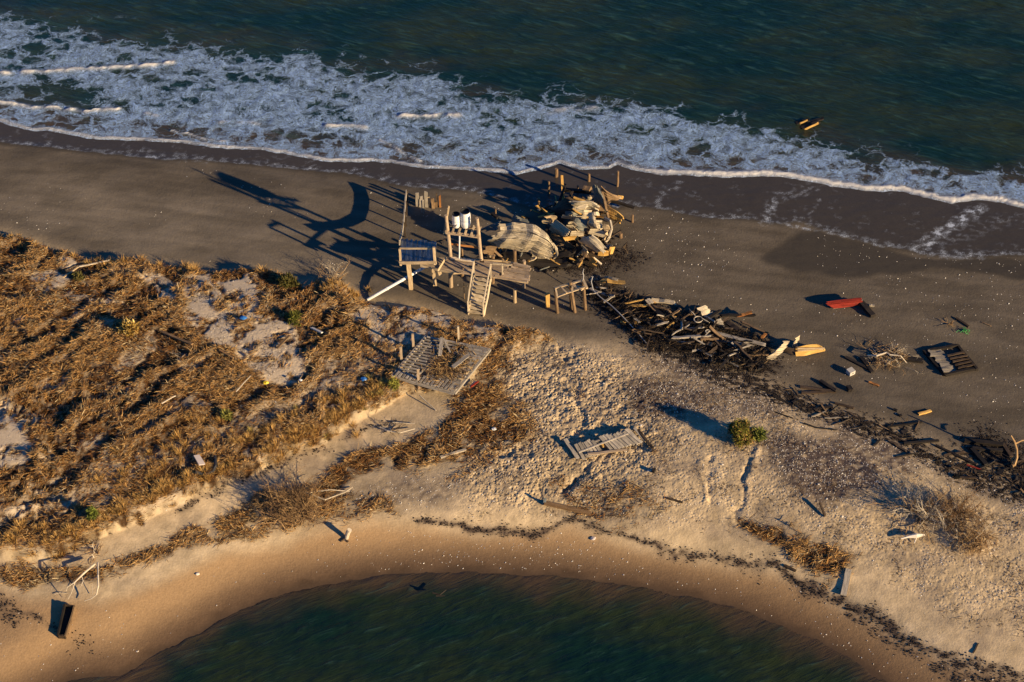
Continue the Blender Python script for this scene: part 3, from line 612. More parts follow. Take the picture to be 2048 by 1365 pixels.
def wood_mat(name, c1, c2, c3=(.05,.04,.035), peel=.0, planks=0.0, rough=.85, wear=.5, spec=.2):
    nt = NT(name); g = nt.attr('grain').outputs['Vector']; tone = nt.attr('tone').outputs['Fac']
    mp = nt.n('ShaderNodeMapping'); mp.inputs['Scale'].default_value = (1.2, 9, 9); nt.l(g, mp.inputs[0])
    n1 = nt.noise(mp.outputs[0], 1.6, 6, .68, .5); n2 = nt.noise(g, 1.7, 4, .6)
    c = nt.mix(nt.ramp(n1.outputs['Fac'], .32, .68), c1, c2)
    c = nt.mix(nt.math('MULTIPLY', nt.ramp(n1.outputs['Fac'], .42, .30), wear), c, c3)
    if peel:
        mq = nt.n('ShaderNodeMapping'); mq.inputs['Scale'].default_value = (.8, 2.6, 1); nt.l(g, mq.inputs[0])
        n3 = nt.noise(mq.outputs[0], 1.5, 6, .7, 1.0); c = nt.mix(nt.math('MULTIPLY', nt.ramp(n3.outputs['Fac'], .50, .60), peel), c, c3)
    h = n1.outputs['Fac']
    if planks:
        sp = nt.n('ShaderNodeSeparateXYZ'); nt.l(g, sp.inputs[0]); fr = nt.math('FRACT', nt.math('DIVIDE', sp.outputs[1], planks))
        gap = nt.ramp(nt.math('ABSOLUTE', nt.math('SUBTRACT', fr, .5)), .40, .47)
        c = nt.mix(nt.math('MULTIPLY', gap, .55), c, (.03,.025,.02))
        h = nt.math('SUBTRACT', h, gap)
    c = nt.mix(1.0, c, nt.mix(n2.outputs['Fac'], (.72,.72,.72), (1.25,1.25,1.25)), 'MULTIPLY')
    tv = nt.n('ShaderNodeCombineColor'); [nt.l(tone, tv.inputs[i]) for i in range(3)]
    c = nt.mix(1.0, c, tv.outputs[0], 'MULTIPLY')
    nt.bump(h, .5, .03)
    return nt.set(Base_Color=c, Roughness=rough, Specular_IOR_Level=spec)
def plain_mat(name, col, rough=.6, var=.25, scale=6.0, dirt=None, metal=0.0):
    nt = NT(name); ob = nt.coords('Object'); n1 = nt.noise(ob, scale, 5, .65)
    c = nt.mix(n1.outputs['Fac'], tuple(x*(1-var) for x in col), tuple(x*(1+var) for x in col))
    if dirt: c = nt.mix(nt.ramp(n1.outputs['Fac'], .52, .68), c, dirt)
    nt.bump(n1.outputs['Fac'], .25, .02)
    return nt.set(Base_Color=c, Roughness=rough, Metallic=metal)
M = dict(
 deck=wood_mat('weathered_deck', (.30,.215,.14), (.45,.345,.235), (.10,.07,.045)),
 beam=wood_mat('sunbleached_beam', (.42,.30,.17), (.58,.45,.28), (.14,.09,.05)),
 slate=wood_mat('grey_blue_boards', (.16,.20,.23), (.26,.30,.33), (.06,.07,.08), planks=.16),
 stair=wood_mat('pale_stair_wood', (.46,.37,.25), (.60,.50,.36), (.18,.13,.08)),
 pile=wood_mat('wet_piling', (.14,.085,.05), (.30,.20,.11), (.03,.02,.015), rough=.6),
 cream=wood_mat('peeling_cream_boards', (.50,.40,.26), (.70,.60,.44), (.055,.055,.06), peel=.72, planks=.13, wear=.6),
 cream2=wood_mat('pale_boards', (.52,.42,.27), (.68,.57,.39), (.09,.075,.06), peel=.3, planks=.17),
 stripe=wood_mat('striped_shingle', (.50,.42,.30), (.62,.54,.40), (.03,.028,.028), wear=1.0, peel=.4),
 gold=wood_mat('raw_golden_wood', (.50,.28,.07), (.68,.43,.14), (.12,.06,.02), peel=.15),
 brown=wood_mat('brown_planks', (.16,.10,.055), (.30,.20,.11), (.04,.028,.02), peel=.3),
 bluegrey=wood_mat('blue_grey_slab', (.10,.13,.15), (.30,.27,.20), (.04,.045,.05), peel=.4),
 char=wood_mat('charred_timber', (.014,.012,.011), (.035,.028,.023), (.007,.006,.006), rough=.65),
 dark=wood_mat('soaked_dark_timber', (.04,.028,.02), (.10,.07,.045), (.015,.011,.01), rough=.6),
 grey=wood_mat('silver_grey_boards', (.23,.20,.165), (.40,.355,.295), (.06,.05,.04)),
 drift=wood_mat('driftwood', (.42,.35,.26), (.62,.54,.42), (.16,.11,.07)),
 twig=wood_mat('dry_twigs', (.26,.155,.07), (.42,.28,.14), (.10,.06,.03)),
 bark=wood_mat('brown_bark', (.17,.10,.05), (.29,.18,.09), (.05,.03,.02)),
 red=wood_mat('worn_red_paint', (.19,.018,.012), (.31,.036,.022), (.06,.025,.018), peel=.5),
 rust=wood_mat('rusty_orange', (.26,.10,.03), (.42,.19,.06), (.08,.03,.015)),
 pvc=plain_mat('white_plastic_pipe', (.74,.74,.72), .4, .06),
 white=plain_mat('white_drum_plastic', (.78,.77,.74), .45, .08, 5, None),
 black=plain_mat('black_rubber', (.02,.02,.022), .5, .3),
 shell=plain_mat('bleached_shell', (.66,.60,.52), .6, .2, 12),
 blue=plain_mat('blue_plastic', (.03,.16,.48), .4, .2), yellow=plain_mat('yellow_plastic', (.75,.56,.03), .4, .15),
 pinkwhite=plain_mat('pale_board', (.58,.50,.46), .7, .15, 4), green=plain_mat('green_net', (.02,.28,.05), .6, .4),
 wire=plain_mat('grey_cable', (.42,.41,.40), .5, .15), hose=plain_mat('black_corrugated_hose', (.022,.022,.024), .45, .3),
 concrete=plain_mat('white_concrete', (.50,.47,.42), .85, .15, 8))
def zp(ox, oy, s):                       # reading a point off an enlarged view of the photograph
    return lambda x, y: (ox+x/s, oy+y/s)
def A3(p, z): return at(p[0], p[1], z)

# ------------------------------------------------------------------ the remains of the stilt house deck
q1 = zp(700, 340, 3.413); q2 = zp(780, 370, 8.03); q3 = zp(960, 330, 6.02); q5 = zp(1080, 540, 3.303); q6 = zp(1600, 560, 4.571); q7 = zp(1450, 740, 3.425)
def stand(px, py, pytop):
    """foot on the ground and the height where its top shows"""
    g = gnd(px, py); return g, top_z(g.x, g.y, pytop)
gA, DZ = stand(823, 579, 527); DZ = min(max(DZ, 2.3), 3.0)
deck = thing('stilt_deck', gnd(930, 575), 'weathered timber deck on leaning pilings, left standing beside the collapsed house', 'deck')
b = MB(); dk = [A3(q, DZ) for q in ((866, 516), (1010, 520), (1062, 533))]; fr = [A3(q, DZ) for q in ((842, 529), (905, 546), (980, 554), (1058, 566))]
def along(line, t):
    t = min(max(t, 0), 1)*(len(line)-1); i = min(int(t), len(line)-2); return line[i].lerp(line[i+1], t-i)
for i in range(9):
    v = (i+.5)/9
    for s0, s1 in ((0, .36), (.37, .70), (.71, 1.0)):
        if (i in (0, 1) and s0 > .3 and s0 < .6) and random.random() < .3: continue
        e = random.uniform(-.02, .03)
        b.board(along(dk, s0+e).lerp(along(fr, s0+e), v), along(dk, s1+e).lerp(along(fr, s1+e), v), .135, .04, n=5, sag=random.uniform(-.01, .03), wob=.01)
b.build('decking', M['deck'], deck)
for nm, pts, w in (('front_beam', [A3(q1(480, 650), DZ-.10), A3(q1(560, 668), DZ-.12), A3(q1(700, 702), DZ-.12), A3(q1(850, 690), DZ-.10)], .26), ('front_beam', [A3(q1(955, 722), DZ-.10), A3(q1(1090, 745), DZ-.12), A3(q1(1215, 768), DZ-.14)], .22), ('rear_beam', [A3(q, DZ-.14) for q in ((870, 520), (1005, 524), (1055, 534))], .2)):
    b = MB()
    for p, q in zip(pts[:-1], pts[1:]): b.board(p, q, .06, w, tint=1.05, rag=.0)
    b.build(nm, M['beam'], deck)
for i, (bx, by, ty, r, kind) in enumerate([(823, 579, 528, .12, 'sq'), (870, 571, 533, .09, 'sq'), (902, 574, 542, .13, 'rd'), (1047, 576, 564, .11, 'rd'), (985, 566, 548, .11, 'rd'), (925, 553, 527, .11, 'rd'), (1030, 556, 535, .11, 'rd')]):
    g = gnd(bx, by); b = MB(); topx = A3((bx-(6 if i == 0 else 4 if i == 1 else 0), ty), DZ-.1)
    t = Vector((topx.x, topx.y, DZ-.04)) if i < 2 else Vector((g.x+random.uniform(-.05, .05), g.y, DZ-.02))
    f = g-Vector((0, 0, .4))
    if kind == 'sq': b.board(f, t, r*2, r*1.5, up=(0, -1, 0), tint=1.1)
    else: b.pole(f, t, r*1.08, r*.95)
    b.build('post', M['beam'] if kind == 'sq' else M['pile'] if i > 3 else M['deck'], deck)
for (a, c, w) in [((q1(560, 660), DZ), (q1(590, 790), 1.3), .1), ((q1(600, 665), DZ-.1), (q1(620, 722), DZ-1.0), .2), ((q1(655, 600), DZ+.3), (q1(600, 690), DZ), .1)]:
    b = MB(); b.board(A3(*a), A3(*c), w, .05, up=(0, -1, .2)); b.build('loose_board', M['beam'], deck)
b = MB(); b.board(A3(q1(1042, 715), DZ), A3(q1(1042, 715), DZ)+Vector((0, 0, .75)), .09, .09, up=(0, 1, 0)); b.build('rail_post', M['stair'], deck)
b = MB(); b.board(A3(q1(970, 640), DZ+.78), A3(q1(1100, 652), DZ+.72), .06, .09); b.build('handrail', M['stair'], deck)
b = MB(); b.board(A3(q1(690, 603), DZ+.04), A3(q1(850, 622), DZ+.04), .2, .05, tint=1.3); b.build('loose_board', M['stair'], deck)

# the tilted landing with its rail, at the left end
box = thing('landing_platform', gnd(838, 572), 'tilted landing with its shade put into blue boards and a pale front rail, left end of the deck', 'platform')
fl_, frr, bl, br = A3(q1(345, 625), DZ+.1), A3(q1(580, 622), DZ+.62), A3(q1(348, 478), DZ-.38), A3(q1(592, 492), DZ+.16)
b = MB(); NB = 15
for i in range(NB):
    s = (i+.5)/NB; dent = -.0
    b.board(fl_.lerp(frr, s), bl.lerp(br, s)+(br-bl)*0+((bl-fl_)*random.uniform(-.03, .05)), .135, .035, up=(frr-fl_).cross(bl-fl_), wob=.006)
b.build('floor_boards', M['slate'], box)  # shade on the landing is put into the boards' blue grey
b = MB(); b.board(fl_+Vector((-.08, -.05, -.08)), frr+Vector((.08, -.05, -.08)), .05, .22, tint=1.15, rag=0); b.build('front_fascia', M['beam'], box)
rl, rr = A3(q1(338, 535), DZ+.92), A3(q1(572, 536), DZ+1.45)
b = MB(); b.board(rl, rr, .07, .13, tint=1.2); b.build('top_rail', M['beam'], box)
for p, t, w in ((fl_, rl, .12), (frr, rr+Vector((0, 0, .15)), .15)):
    b = MB(); b.board(p-Vector((0, 0, .3)), Vector((p.x, p.y, t.z)) .lerp(t, .6), w, .1, up=(0, -1, 0), tint=1.1); b.build('rail_post', M['beam'], box)
b = MB(); b.board(br+Vector((0, .03, 0)), br+Vector((.5, .3, -.1)), .1, .04); b.board(br+Vector((.1, .0, .05)), br+Vector((.35, -.35, .15)), .07, .04); b.build('splintered_end', M['dark'], box)

# bent rim joist running out over the sand on short posts
jp = [(q1(338, 498), 2.2), (q1(345, 466), 1.75), (q1(356, 425), 1.3), (q1(364, 370), 1.0), (q1(371, 300), .9), (q1(377, 225), .85), (q1(385, 150), .9)]
jl = []
for p, hgt in jp:
    z0 = .55+hgt; jl.append(A3(p, z0))
jo = thing('bent_rim_joist', gnd(811, 430), 'long bent joist standing on edge over the sand, running seaward from the landing', 'joist')
b = MB()
for i in range(len(jl)-1): b.board(jl[i], jl[i+1], .07, .34, tint=1.0, rag=0, wob=0, n=2)
b.build('plank', M['grey'], jo)
for i in (6, 5, 4, 3):
    p = jl[i]; b = MB(); b.board(Vector((p.x+.06, p.y, hz(p.x, p.y)-.3)), Vector((p.x+.06, p.y, p.z+.1)), .08, .08, up=(0, 1, 0)); b.build('post', M['dark'], jo)

# the staircase
st = thing('staircase', gnd(950, 632), 'pale open wooden staircase with handrails, climbing from the sand to the deck', 'stairs')
lb, rb = gnd(937, 629), gnd(967, 633); lt_, rt_ = A3((948, 553), DZ-.05), A3((982, 558), DZ-.05)
for p, t in ((lb, lt_), (rb, rt_)):
    b = MB(); b.board(p-Vector((0, 0, .1)), t, .05, .24, tint=1.1, rag=0); b.build('stringer', M['stair'], st)
for i in range(9):
    s = (i+.6)/9.3; b = MB(); up = Vector((0, 0, 1))
    if i == 4: b.board(lb.lerp(lt_, s)+Vector((0, 0, .08)), rb.lerp(rt_, s)+Vector((0, 0, -.05)), .24, .045)
    else: b.board(lb.lerp(lt_, s)+Vector((0, 0, .06)), rb.lerp(rt_, s)+Vector((0, 0, .06)), .25, .045)
    b.build('tread', M['stair'], st)
hp = []
for p, t in ((lb, lt_), (rb, rt_)):
    c0 = p.lerp(t, .06)+Vector((-.03, 0, 0)); c1 = t+Vector((0, .1, 0)); h0 = 1.0; h1 = 1.05
    b = MB(); b.board(c0-Vector((0, 0, .3)), c0+Vector((0, 0, h0)), .09, .09, up=(0, 1, 0)); b.build('newel_post', M['stair'], st)
    b = MB(); b.board(c1-Vector((0, 0, .3)), c1+Vector((0, 0, h1)), .09, .09, up=(0, 1, 0)); b.build('newel_post', M['stair'], st)
    b = MB(); b.board(c0+Vector((0, -.05, h0)), c1+Vector((0, 0, h1)), .06, .09, tint=1.15); b.build('handrail', M['stair'], st)

# water stand with two drums
tz = DZ+.03
lg, rg_ = A3((901, 513), tz), A3((962.4, 519.4), tz)
tw = thing('drum_stand', (lg+rg_)/2, 'tall two legged timber stand on the deck, carrying the white drums', 'stand')
zL = top_z(lg.x, lg.y, 431); zR = top_z(rg_.x, rg_.y, 436.6); zP = top_z(lg.x, lg.y, 462)
for g, z, lean in ((lg, zL, -.18), (rg_, zR, -.2)):
    b = MB(); b.pole(g, Vector((g.x+lean, g.y, z)), .115, .10, tint=1.15); b.build('leg', M['deck'], tw)
b = MB(); b.board(Vector((lg.x-.25, lg.y-.16, zP)), Vector((rg_.x-.05, rg_.y-.16, zP-.1)), .07, .18, tint=1.1); b.build('front_beam', M['deck'], tw)
b = MB(); b.board(Vector((lg.x-.22, lg.y+.55, zP)), Vector((rg_.x-.05, rg_.y+.55, zP-.1)), .07, .16, tint=.9); b.build('rear_beam', M['deck'], tw)
for i in range(6):
    s = i/5; p = Vector((lg.x-.15, lg.y, zP+.1)).lerp(Vector((rg_.x-.15, rg_.y, zP)), s); b = MB(); b.board(p+Vector((-.06, -.25, 0)), p+Vector((.12, .65, 0)), .11, .05); b.build('slat', M['beam'], tw)
b = MB(); b.board(A3(q2(915, 945), 0+zP-1.05), A3(q2(1430, 1012), zP-1.15), .05, .12, tint=1.2); b.build('cross_rail', M['rust'], tw)
pt = A3(q2(1100, 715), zP+.1); b = MB(); b.pole(Vector((pt.x, lg.y-.2, tz-.02)), Vector((pt.x+.06, lg.y-.2, zP+.05)), .05); b.build('down_pipe', M['pvc'], tw)
b = MB(); b.board(A3(q2(868, 788), zP-.3), A3(q2(948, 345), zL+.45), .1, .06, up=(0, -1, 0)); b.build('brace', M['beam'], tw)
b = MB(); b.tube([A3(q2(x, y), zP+dz) for x, y, dz in ((945, 610, .6), (990, 650, .45), (1050, 670, .4), (1085, 620, .55), (1110, 580, .7))], .025, 5); b.build('hose', M['black'], tw)
def drum(px, label, s, py):
    pb = Vector((at(px, py, zP+.12).x, lg.y+.22, zP+.12))
    t = thing('drum', pb, label, 'drum', 'white drums on the stand')
    prof = [(.0, 0), (.19, 0), (.25, .08), (.285, .28), (.29, .45), (.27, .47), (.292, .50), (.295, .62), (.275, .82), (.25, .95), (.235, .98)]
    vs = []; fs = []; n = 20
    for r, z in prof:
        for k in range(n): vs.append(pb+Vector((max(r, .001)*s*math.cos(2*math.pi*k/n), max(r, .001)*s*math.sin(2*math.pi*k/n), z*s*1.12)))
    for i in range(len(prof)-1):
        for k in range(n): fs.append((i*n+k, i*n+(k+1) % n, (i+1)*n+(k+1) % n, (i+1)*n+k))
    b = MB(); b._add(vs, fs, [(0, 0, 0)]*len(vs), 1.0); b.build('shell', M['white'], t, smooth=True)
    b = MB(); vs = []; fs = []; rim = [(.235, .98), (.262, .985), (.262, 1.03), (.235, 1.03), (.225, .93), (.001, .92)]
    for r, z in rim:
        for k in range(n): vs.append(pb+Vector((r*s*math.cos(2*math.pi*k/n), r*s*math.sin(2*math.pi*k/n), z*s*1.12)))
    for i in range(len(rim)-1):
        for k in range(n): fs.append((i*n+k, i*n+(k+1) % n, (i+1)*n+(k+1) % n, (i+1)*n+k))
    b._add(vs, fs, [(0, 0, 0)]*len(vs), 1.0); b.build('rim', M['black'], t)
drum(912.6, 'slimmer white drum with a dark open top, nearer the leaning brace', .86, 457)
drum(931, 'fatter white drum with a dark open top, nearer the middle of the stand', 1.06, 460)

pp = [A3((x, y), .62+h) for x, y, h in ((735, 600, .22), (750, 591.5, .42), (770, 580, .62), (800, 563, .82), (826, 548, .86), (852, 533.5, .82))]
b = MB(); b.tube(pp, .09, 12, 1.0); b.tube([pp[3].lerp(pp[4], .1), pp[3].lerp(pp[4], .2)], .108, 12, 1.0); b.tube([pp[2].lerp(pp[3], .1), pp[2].lerp(pp[3], .18)], .108, 12, 1.0)
tag(b.build('drain_pipe', M['pvc'], smooth=False), 'long white pipe sloping from under the deck to the dune grass', 'pipe')

# pilings left standing in the sand
for bx, by, ty, r, lab in [(1113, 353.5, 338, .13, 'thick dark piling at the foam edge, standing furthest left at the water'), (1098, 386.5, 363, .08, 'thin dark piling behind the wreck, standing in the long shadow'), (1078, 418, 397, .10, 'slim brown piling at the left rim of the wreck heap'), (1178, 363, 348, .10, 'short dark piling at the foam edge, middle of the seaward three'), (1235, 373, 343, .085, 'tall thin rusty piling at the foam edge, furthest right at the water'),
    (1156, 385, 372, .07, 'small dark piling half hidden in shadow behind the black beam'), (1265, 445, 430, .08, 'short pointed piling alone right of the golden slab'), (1242, 476, 467, .12, 'low worn stump right of the heap near the curved rib'), (992, 431, 419, .06, 'thin black stub behind the big peeling roof sheet'), (1030, 605, 579, .115, 'mossy yellow piling in front of the deck'), (991, 590, 566, .0, ''), (929, 598, 566, .025, 'very thin metal rod beside the stairs')]:
    if r == 0: continue
    g, z = stand(bx, by, ty); b = MB(); b.pole(g-Vector((0, 0, .4)), Vector((g.x-.02, g.y, z)), r, r*.8, 9)
    nm = 'piling' if r > .03 else 'metal_rod'
    tag(b.build(nm, M['beam'] if bx == 1030 else M['pile']), lab, nm.replace('_', ' '), 'pilings of the lost house' if r > .03 else None)
g, z = stand(1095, 613, 588); b = MB(); b.board(g-Vector((0, 0, .3)), Vector((g.x, g.y, z)), .26, .2, up=(0, -1, 0), tint=1.2, rag=.08); tag(b.build('piling', M['gold']), 'broken square golden stump left of the small frame', 'piling', 'pilings of the lost house')
for i, (x, yb, yt, w, mt) in enumerate([(440, 345, 130, 55, 'grey'), (480, 355, 240, 35, 'grey'), (525, 440, 200, 45, 'grey'), (545, 450, 260, 30, 'grey'), (590, 360, 120, 55, 'grey'), (630, 350, 200, 35, 'beam'), (700, 380, 230, 50, 'brown'), (735, 360, 290, 55, 'brown'), (770, 350, 150, 25, 'dark'), (810, 360, 180, 30, 'rust')]):
    p = q2(x, yb); g, z = stand(p[0], p[1], q2(x, yt)[1]); z = min(z, g.z+1.25); b = MB()
    b.board(g-Vector((0, 0, .3)), Vector((g.x+random.uniform(-.08, .04), g.y+.05, z)), w/8.03/33, .09, up=(0, -1, 0), rag=.06)
    lab = {'grey': 'grey weathered stake in the row of stubs left of the drum stand', 'beam': 'paler stake in the row of stubs left of the drum stand', 'brown': 'broad brown stake in the row of stubs left of the drum stand', 'dark': 'thin black stake in the row of stubs left of the drum stand', 'rust': 'reddish stake, right end of the row of stubs left of the drum stand'}[mt]
    tag(b.build('stake', M[mt]), lab, 'stake', 'row of old stakes in the sand')

# small standing frame by the debris
sf = thing('standing_trestle', gnd(1143, 623), 'small square frame on four mossy posts between the stump and the black debris', 'frame')
tops = []
for bx, by, tx, ty in [(1116, 626, 1110, 577), (1151, 625, 1141, 565), (1143, 619, 1141, 572), (1172, 620, 1166, 561)]:
    g, z = stand(bx, by, ty); t = Vector((at(tx, ty, z).x, g.y, z)); tops.append(t); b = MB(); b.pole(g-Vector((0, 0, .3)), t, .10, .085, 8); b.build('post', M['pile'], sf)
T0, T3 = tops[0], tops[3]; d = Vector((.25, -.5, -.1))
for p, q, w in [(T0, T3, .12), (T0+Vector((.1, -.6, -.1)), T3+Vector((.1, -.6, .05)), .12), (T0+Vector((0, .1, 0)), T0+Vector((.15, -.7, -.1)), .1), (T3+Vector((0, .1, 0)), T3+Vector((.2, -.7, 0)), .14), (T0.lerp(T3, .5)+Vector((0, .1, 0)), T0.lerp(T3, .85)+Vector((.2, -.7, 0)), .2), (T0.lerp(T3, .2), T0.lerp(T3, .35)+Vector((.1, -.65, 0)), .1), (T0.lerp(T3, .62), T0.lerp(T3, .55)+Vector((.1, -.65, 0)), .1)]:
    b = MB(); b.board(p, q, w, .07, tint=1.1); b.build('beam', M['beam'], sf)
b = MB(); b.tube([T3+Vector((0, 0, -.1)), T3+Vector((.02, .05, .35)), T3+Vector((-.03, .1, .55)), T3+Vector((.02, .1, .8))], .03, 5); b.build('rod', M['wire'], sf)

# ------------------------------------------------------------------ the collapsed house: torn sheets of wall and roof
def sheet(name, label, cat, mat, rows, z, view=q3, **kw):
    """rows of picture points with a height for every row (or every point)"""
    b = MB(); R_ = []
    for i, r in enumerate(rows):
        zz = z[i] if hasattr(z[i], '__len__') else [z[i]]*len(r)
        R_.append([A3(view(*p), .5+h) for p, h in zip(r, zz)])
    b.sheet(R_, **kw); o = b.build(name, M[mat]); return tag(o, label, cat, 'torn pieces of the collapsed house')
sheet('torn_sheet', 'largest buckled roof sheet, peeling cream and charcoal paint, beside the drum stand', 'roof sheet', 'cream',
  [[(235,715),(380,700),(520,705),(680,742),(800,830),(900,970)], [(225,800),(380,800),(530,815),(670,860),(800,920),(905,1010)], [(120,890),(290,920),(450,925),(600,945),(750,990),(885,1060)], [(45,930),(200,982),(380,1018),(530,1030),(700,1085),(862,1145)]],
  [[2.2,2.35,2.4,2.35,2.1,1.5], [1.95,2.1,2.15,2.1,1.8,1.2], [1.5,1.6,1.65,1.55,1.3,.85], [.8,.85,.85,.75,.6,.35]], thick=.09, crumple=.11, jag=.16, holes=.02)
sheet('torn_sheet', 'rolled lip of pale boarding along the right end of the largest roof sheet', 'roof sheet', 'cream2',
  [[(880,950),(935,1020),(940,1090),(890,1140)], [(840,940),(905,1000),(920,1080),(870,1150)]], [[1.45,1.3,.9,.35], [1.6,1.4,.9,.3]], thick=.08, crumple=.05)
sheet('wreckage_piece', 'torn pale flap hanging beneath the largest roof sheet', 'wall panel', 'cream2', [[(600,1020),(700,1070),(800,1100)], [(615,1160),(700,1165),(790,1150)]], [[.95,.9,.8], [.1,.1,.1]], thick=.05, crumple=.07, jag=.2, holes=.05)
sheet('torn_sheet', 'grey blue sheet sticking out behind the left end of the largest roof sheet', 'roof sheet', 'bluegrey', [[(0,770),(120,720),(240,690)], [(20,800),(120,790),(235,800)]], [[1.2,1.3,1.3], [.9,1.0,1.2]], thick=.06, crumple=.1)
sheet('wreckage_piece', 'bright cream triangular wall panel with a scalloped edge, centre of the heap', 'wall panel', 'cream2', [[(905,650),(960,690),(1030,745),(1105,800)], [(860,710),(925,765),(990,815),(1050,845)], [(825,765),(890,815),(950,850),(1000,872)]], [1.8,1.4,.6], thick=.06, crumple=.05, jag=.1)
sheet('wreckage_piece', 'cream wall scrap with a bite out of its edge, right of the triangular panel', 'wall panel', 'cream2', [[(1035,705),(1110,690),(1180,770)], [(1065,760),(1130,790),(1185,805)]], [[1.6,1.6,1.3], [.8,.8,.7]], thick=.05, crumple=.09, jag=.2, holes=.12)
sheet('wreckage_piece', 'dark blue buckled sheet between the pale scraps of the heap', 'wall panel', 'bluegrey', [[(1110,650),(1200,640),(1300,660)], [(1090,700),(1200,720),(1300,740)], [(1180,790),(1240,800),(1310,800)]], [[1.2,1.35,1.3], [1.1,1.1,1.0], [.7,.7,.6]], thick=.06, crumple=.14, jag=.2)
sheet('torn_sheet', 'crumpled cream sheet with a sharp raised peak at the right of the heap', 'roof sheet', 'cream', [[(1270,585),(1360,568),(1440,560)], [(1265,650),(1370,660),(1480,680)], [(1300,730),(1400,760),(1475,760)], [(1340,790),(1430,810),(1470,810)]], [[1.9,2.1,2.1], [1.6,1.75,1.5], [1.1,1.2,.9], [.5,.5,.35]], thick=.07, crumple=.16, jag=.2, holes=.05)
sheet('wreckage_piece', 'thick splintered slab of planks lying across the top of the heap', 'wall panel', 'stripe', [[(1075,432),(1200,448),(1320,450),(1440,492)], [(1062,475),(1200,485),(1320,490),(1450,520)], [(1080,545),(1200,540),(1300,530),(1430,545)]], [[1.6,1.7,1.7,1.45], [1.3,1.35,1.35,1.1], [.7,.75,.75,.6]], thick=.1, crumple=.08, jag=.2)
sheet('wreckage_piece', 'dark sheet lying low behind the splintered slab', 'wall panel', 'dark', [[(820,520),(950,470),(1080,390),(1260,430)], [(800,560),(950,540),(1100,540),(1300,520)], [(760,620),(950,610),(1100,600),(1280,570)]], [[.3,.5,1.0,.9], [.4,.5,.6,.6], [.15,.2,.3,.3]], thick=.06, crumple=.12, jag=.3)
sheet('standing_slab', 'tall narrow blue grey slab standing on end at the seaward side of the heap', 'slab', 'bluegrey', [[(1365,240),(1370,320),(1372,400),(1370,470)], [(1400,245),(1420,330),(1440,410),(1470,500)], [(1425,260),(1465,360),(1500,470),(1530,600)]], [[2.3,1.7,1.1,.5], [2.4,1.8,1.2,.5], [2.3,1.7,1.1,.4]], thick=.08, crumple=.06, jag=.05)
sheet('wreckage_piece', 'pointed orange brown panel leaning seaward behind the standing slab', 'wall panel', 'brown', [[(1440,240),(1500,290),(1590,350),(1690,395)], [(1490,400),(1530,430),(1600,430),(1660,415)]], [[2.2,1.7,1.1,.6], [.5,.4,.3,.3]], thick=.06, crumple=.08, jag=.1)
sheet('timber_slab', 'smooth golden orange slab leaning at the far right of the heap', 'slab', 'gold', [[(1560,515),(1640,555),(1740,628)], [(1545,590),(1620,620),(1722,665)], [(1565,650),(1620,675),(1680,705)]], [[.9,.9,.7], [.55,.5,.4], [.1,.1,.1]], thick=.08, crumple=.03, jag=.05)
sheet('torn_sheet', 'striped shingle panel sloping down at the right front of the heap', 'roof sheet', 'stripe', [[(1330,835),(1400,880),(1470,950),(1545,1035)], [(1250,855),(1330,920),(1410,1000),(1490,1070)], [(1165,885),(1260,950),(1340,1020),(1425,1088)]], [[1.7,1.55,1.25,.8], [1.3,1.2,.95,.6], [.8,.7,.45,.15]], thick=.09, crumple=.07, jag=.15)
sheet('timber_slab', 'rounded golden end piece below the striped shingle panel', 'slab', 'gold', [[(1430,1020),(1500,1035),(1550,1045)], [(1420,1088),(1490,1092),(1545,1080)]], [[.65,.6,.55], [.15,.15,.15]], thick=.1, crumple=.05)
sheet('wreckage_piece', 'long brown panel slanting across the centre front of the heap', 'wall panel', 'brown', [[(870,808),(980,880),(1070,940),(1155,1002)], [(835,852),(930,935),(1010,980),(1110,1025)]], [[1.1,.9,.8,.55], [.6,.5,.4,.25]], thick=.06, crumple=.06, jag=.2)
sheet('wreckage_piece', 'orange strip of planking lit beside the long brown panel', 'wall panel', 'gold', [[(1000,870),(1090,858),(1185,850)], [(1030,920),(1080,905),(1180,885)]], [[1.0,1.1,1.2], [.75,.8,.9]], thick=.06, crumple=.04, jag=.2)
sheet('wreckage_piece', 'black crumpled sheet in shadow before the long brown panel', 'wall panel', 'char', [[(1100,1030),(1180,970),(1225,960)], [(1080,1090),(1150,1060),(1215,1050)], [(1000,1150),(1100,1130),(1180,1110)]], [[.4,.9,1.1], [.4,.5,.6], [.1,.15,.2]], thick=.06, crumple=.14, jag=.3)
sheet('wreckage_piece', 'upturned brown panel with pale edge at the front corner of the heap', 'wall panel', 'brown', [[(1245,1048),(1285,1060),(1312,1078)], [(1195,1110),(1240,1125),(1270,1140)], [(1140,1195),(1175,1205),(1215,1212)]], [[.95,.95,.9], [.6,.6,.55], [.1,.1,.1]], thick=.09, crumple=.04)
sheet('timber_slab', 'small bright yellow slab at the front right corner of the heap', 'slab', 'gold', [[(1340,1095),(1380,1130),(1412,1172)], [(1310,1140),(1350,1180),(1392,1210)], [(1278,1182),(1320,1215),(1368,1248)]], [[.75,.75,.65], [.45,.45,.4], [.1,.1,.1]], thick=.09, crumple=.02)
sheet('timber_slab', 'small golden wedge at the right tip of the striped panel', 'slab', 'gold', [[(1560,985),(1600,985),(1630,990)], [(1550,1060),(1580,1080),(1610,1050)]], [[.55,.5,.4], [.1,.1,.1]], thick=.07)
sheet('fin_board', 'dark curved fin of board standing alone right of the heap', 'board', 'dark', [[(1715,985),(1745,960),(1780,925)], [(1735,1010),(1755,1000),(1780,990)], [(1760,1075),(1772,1070),(1782,1062)]], [[.7,.8,.95], [.5,.5,.6], [.05,.05,.05]], thick=.05, crumple=.03)
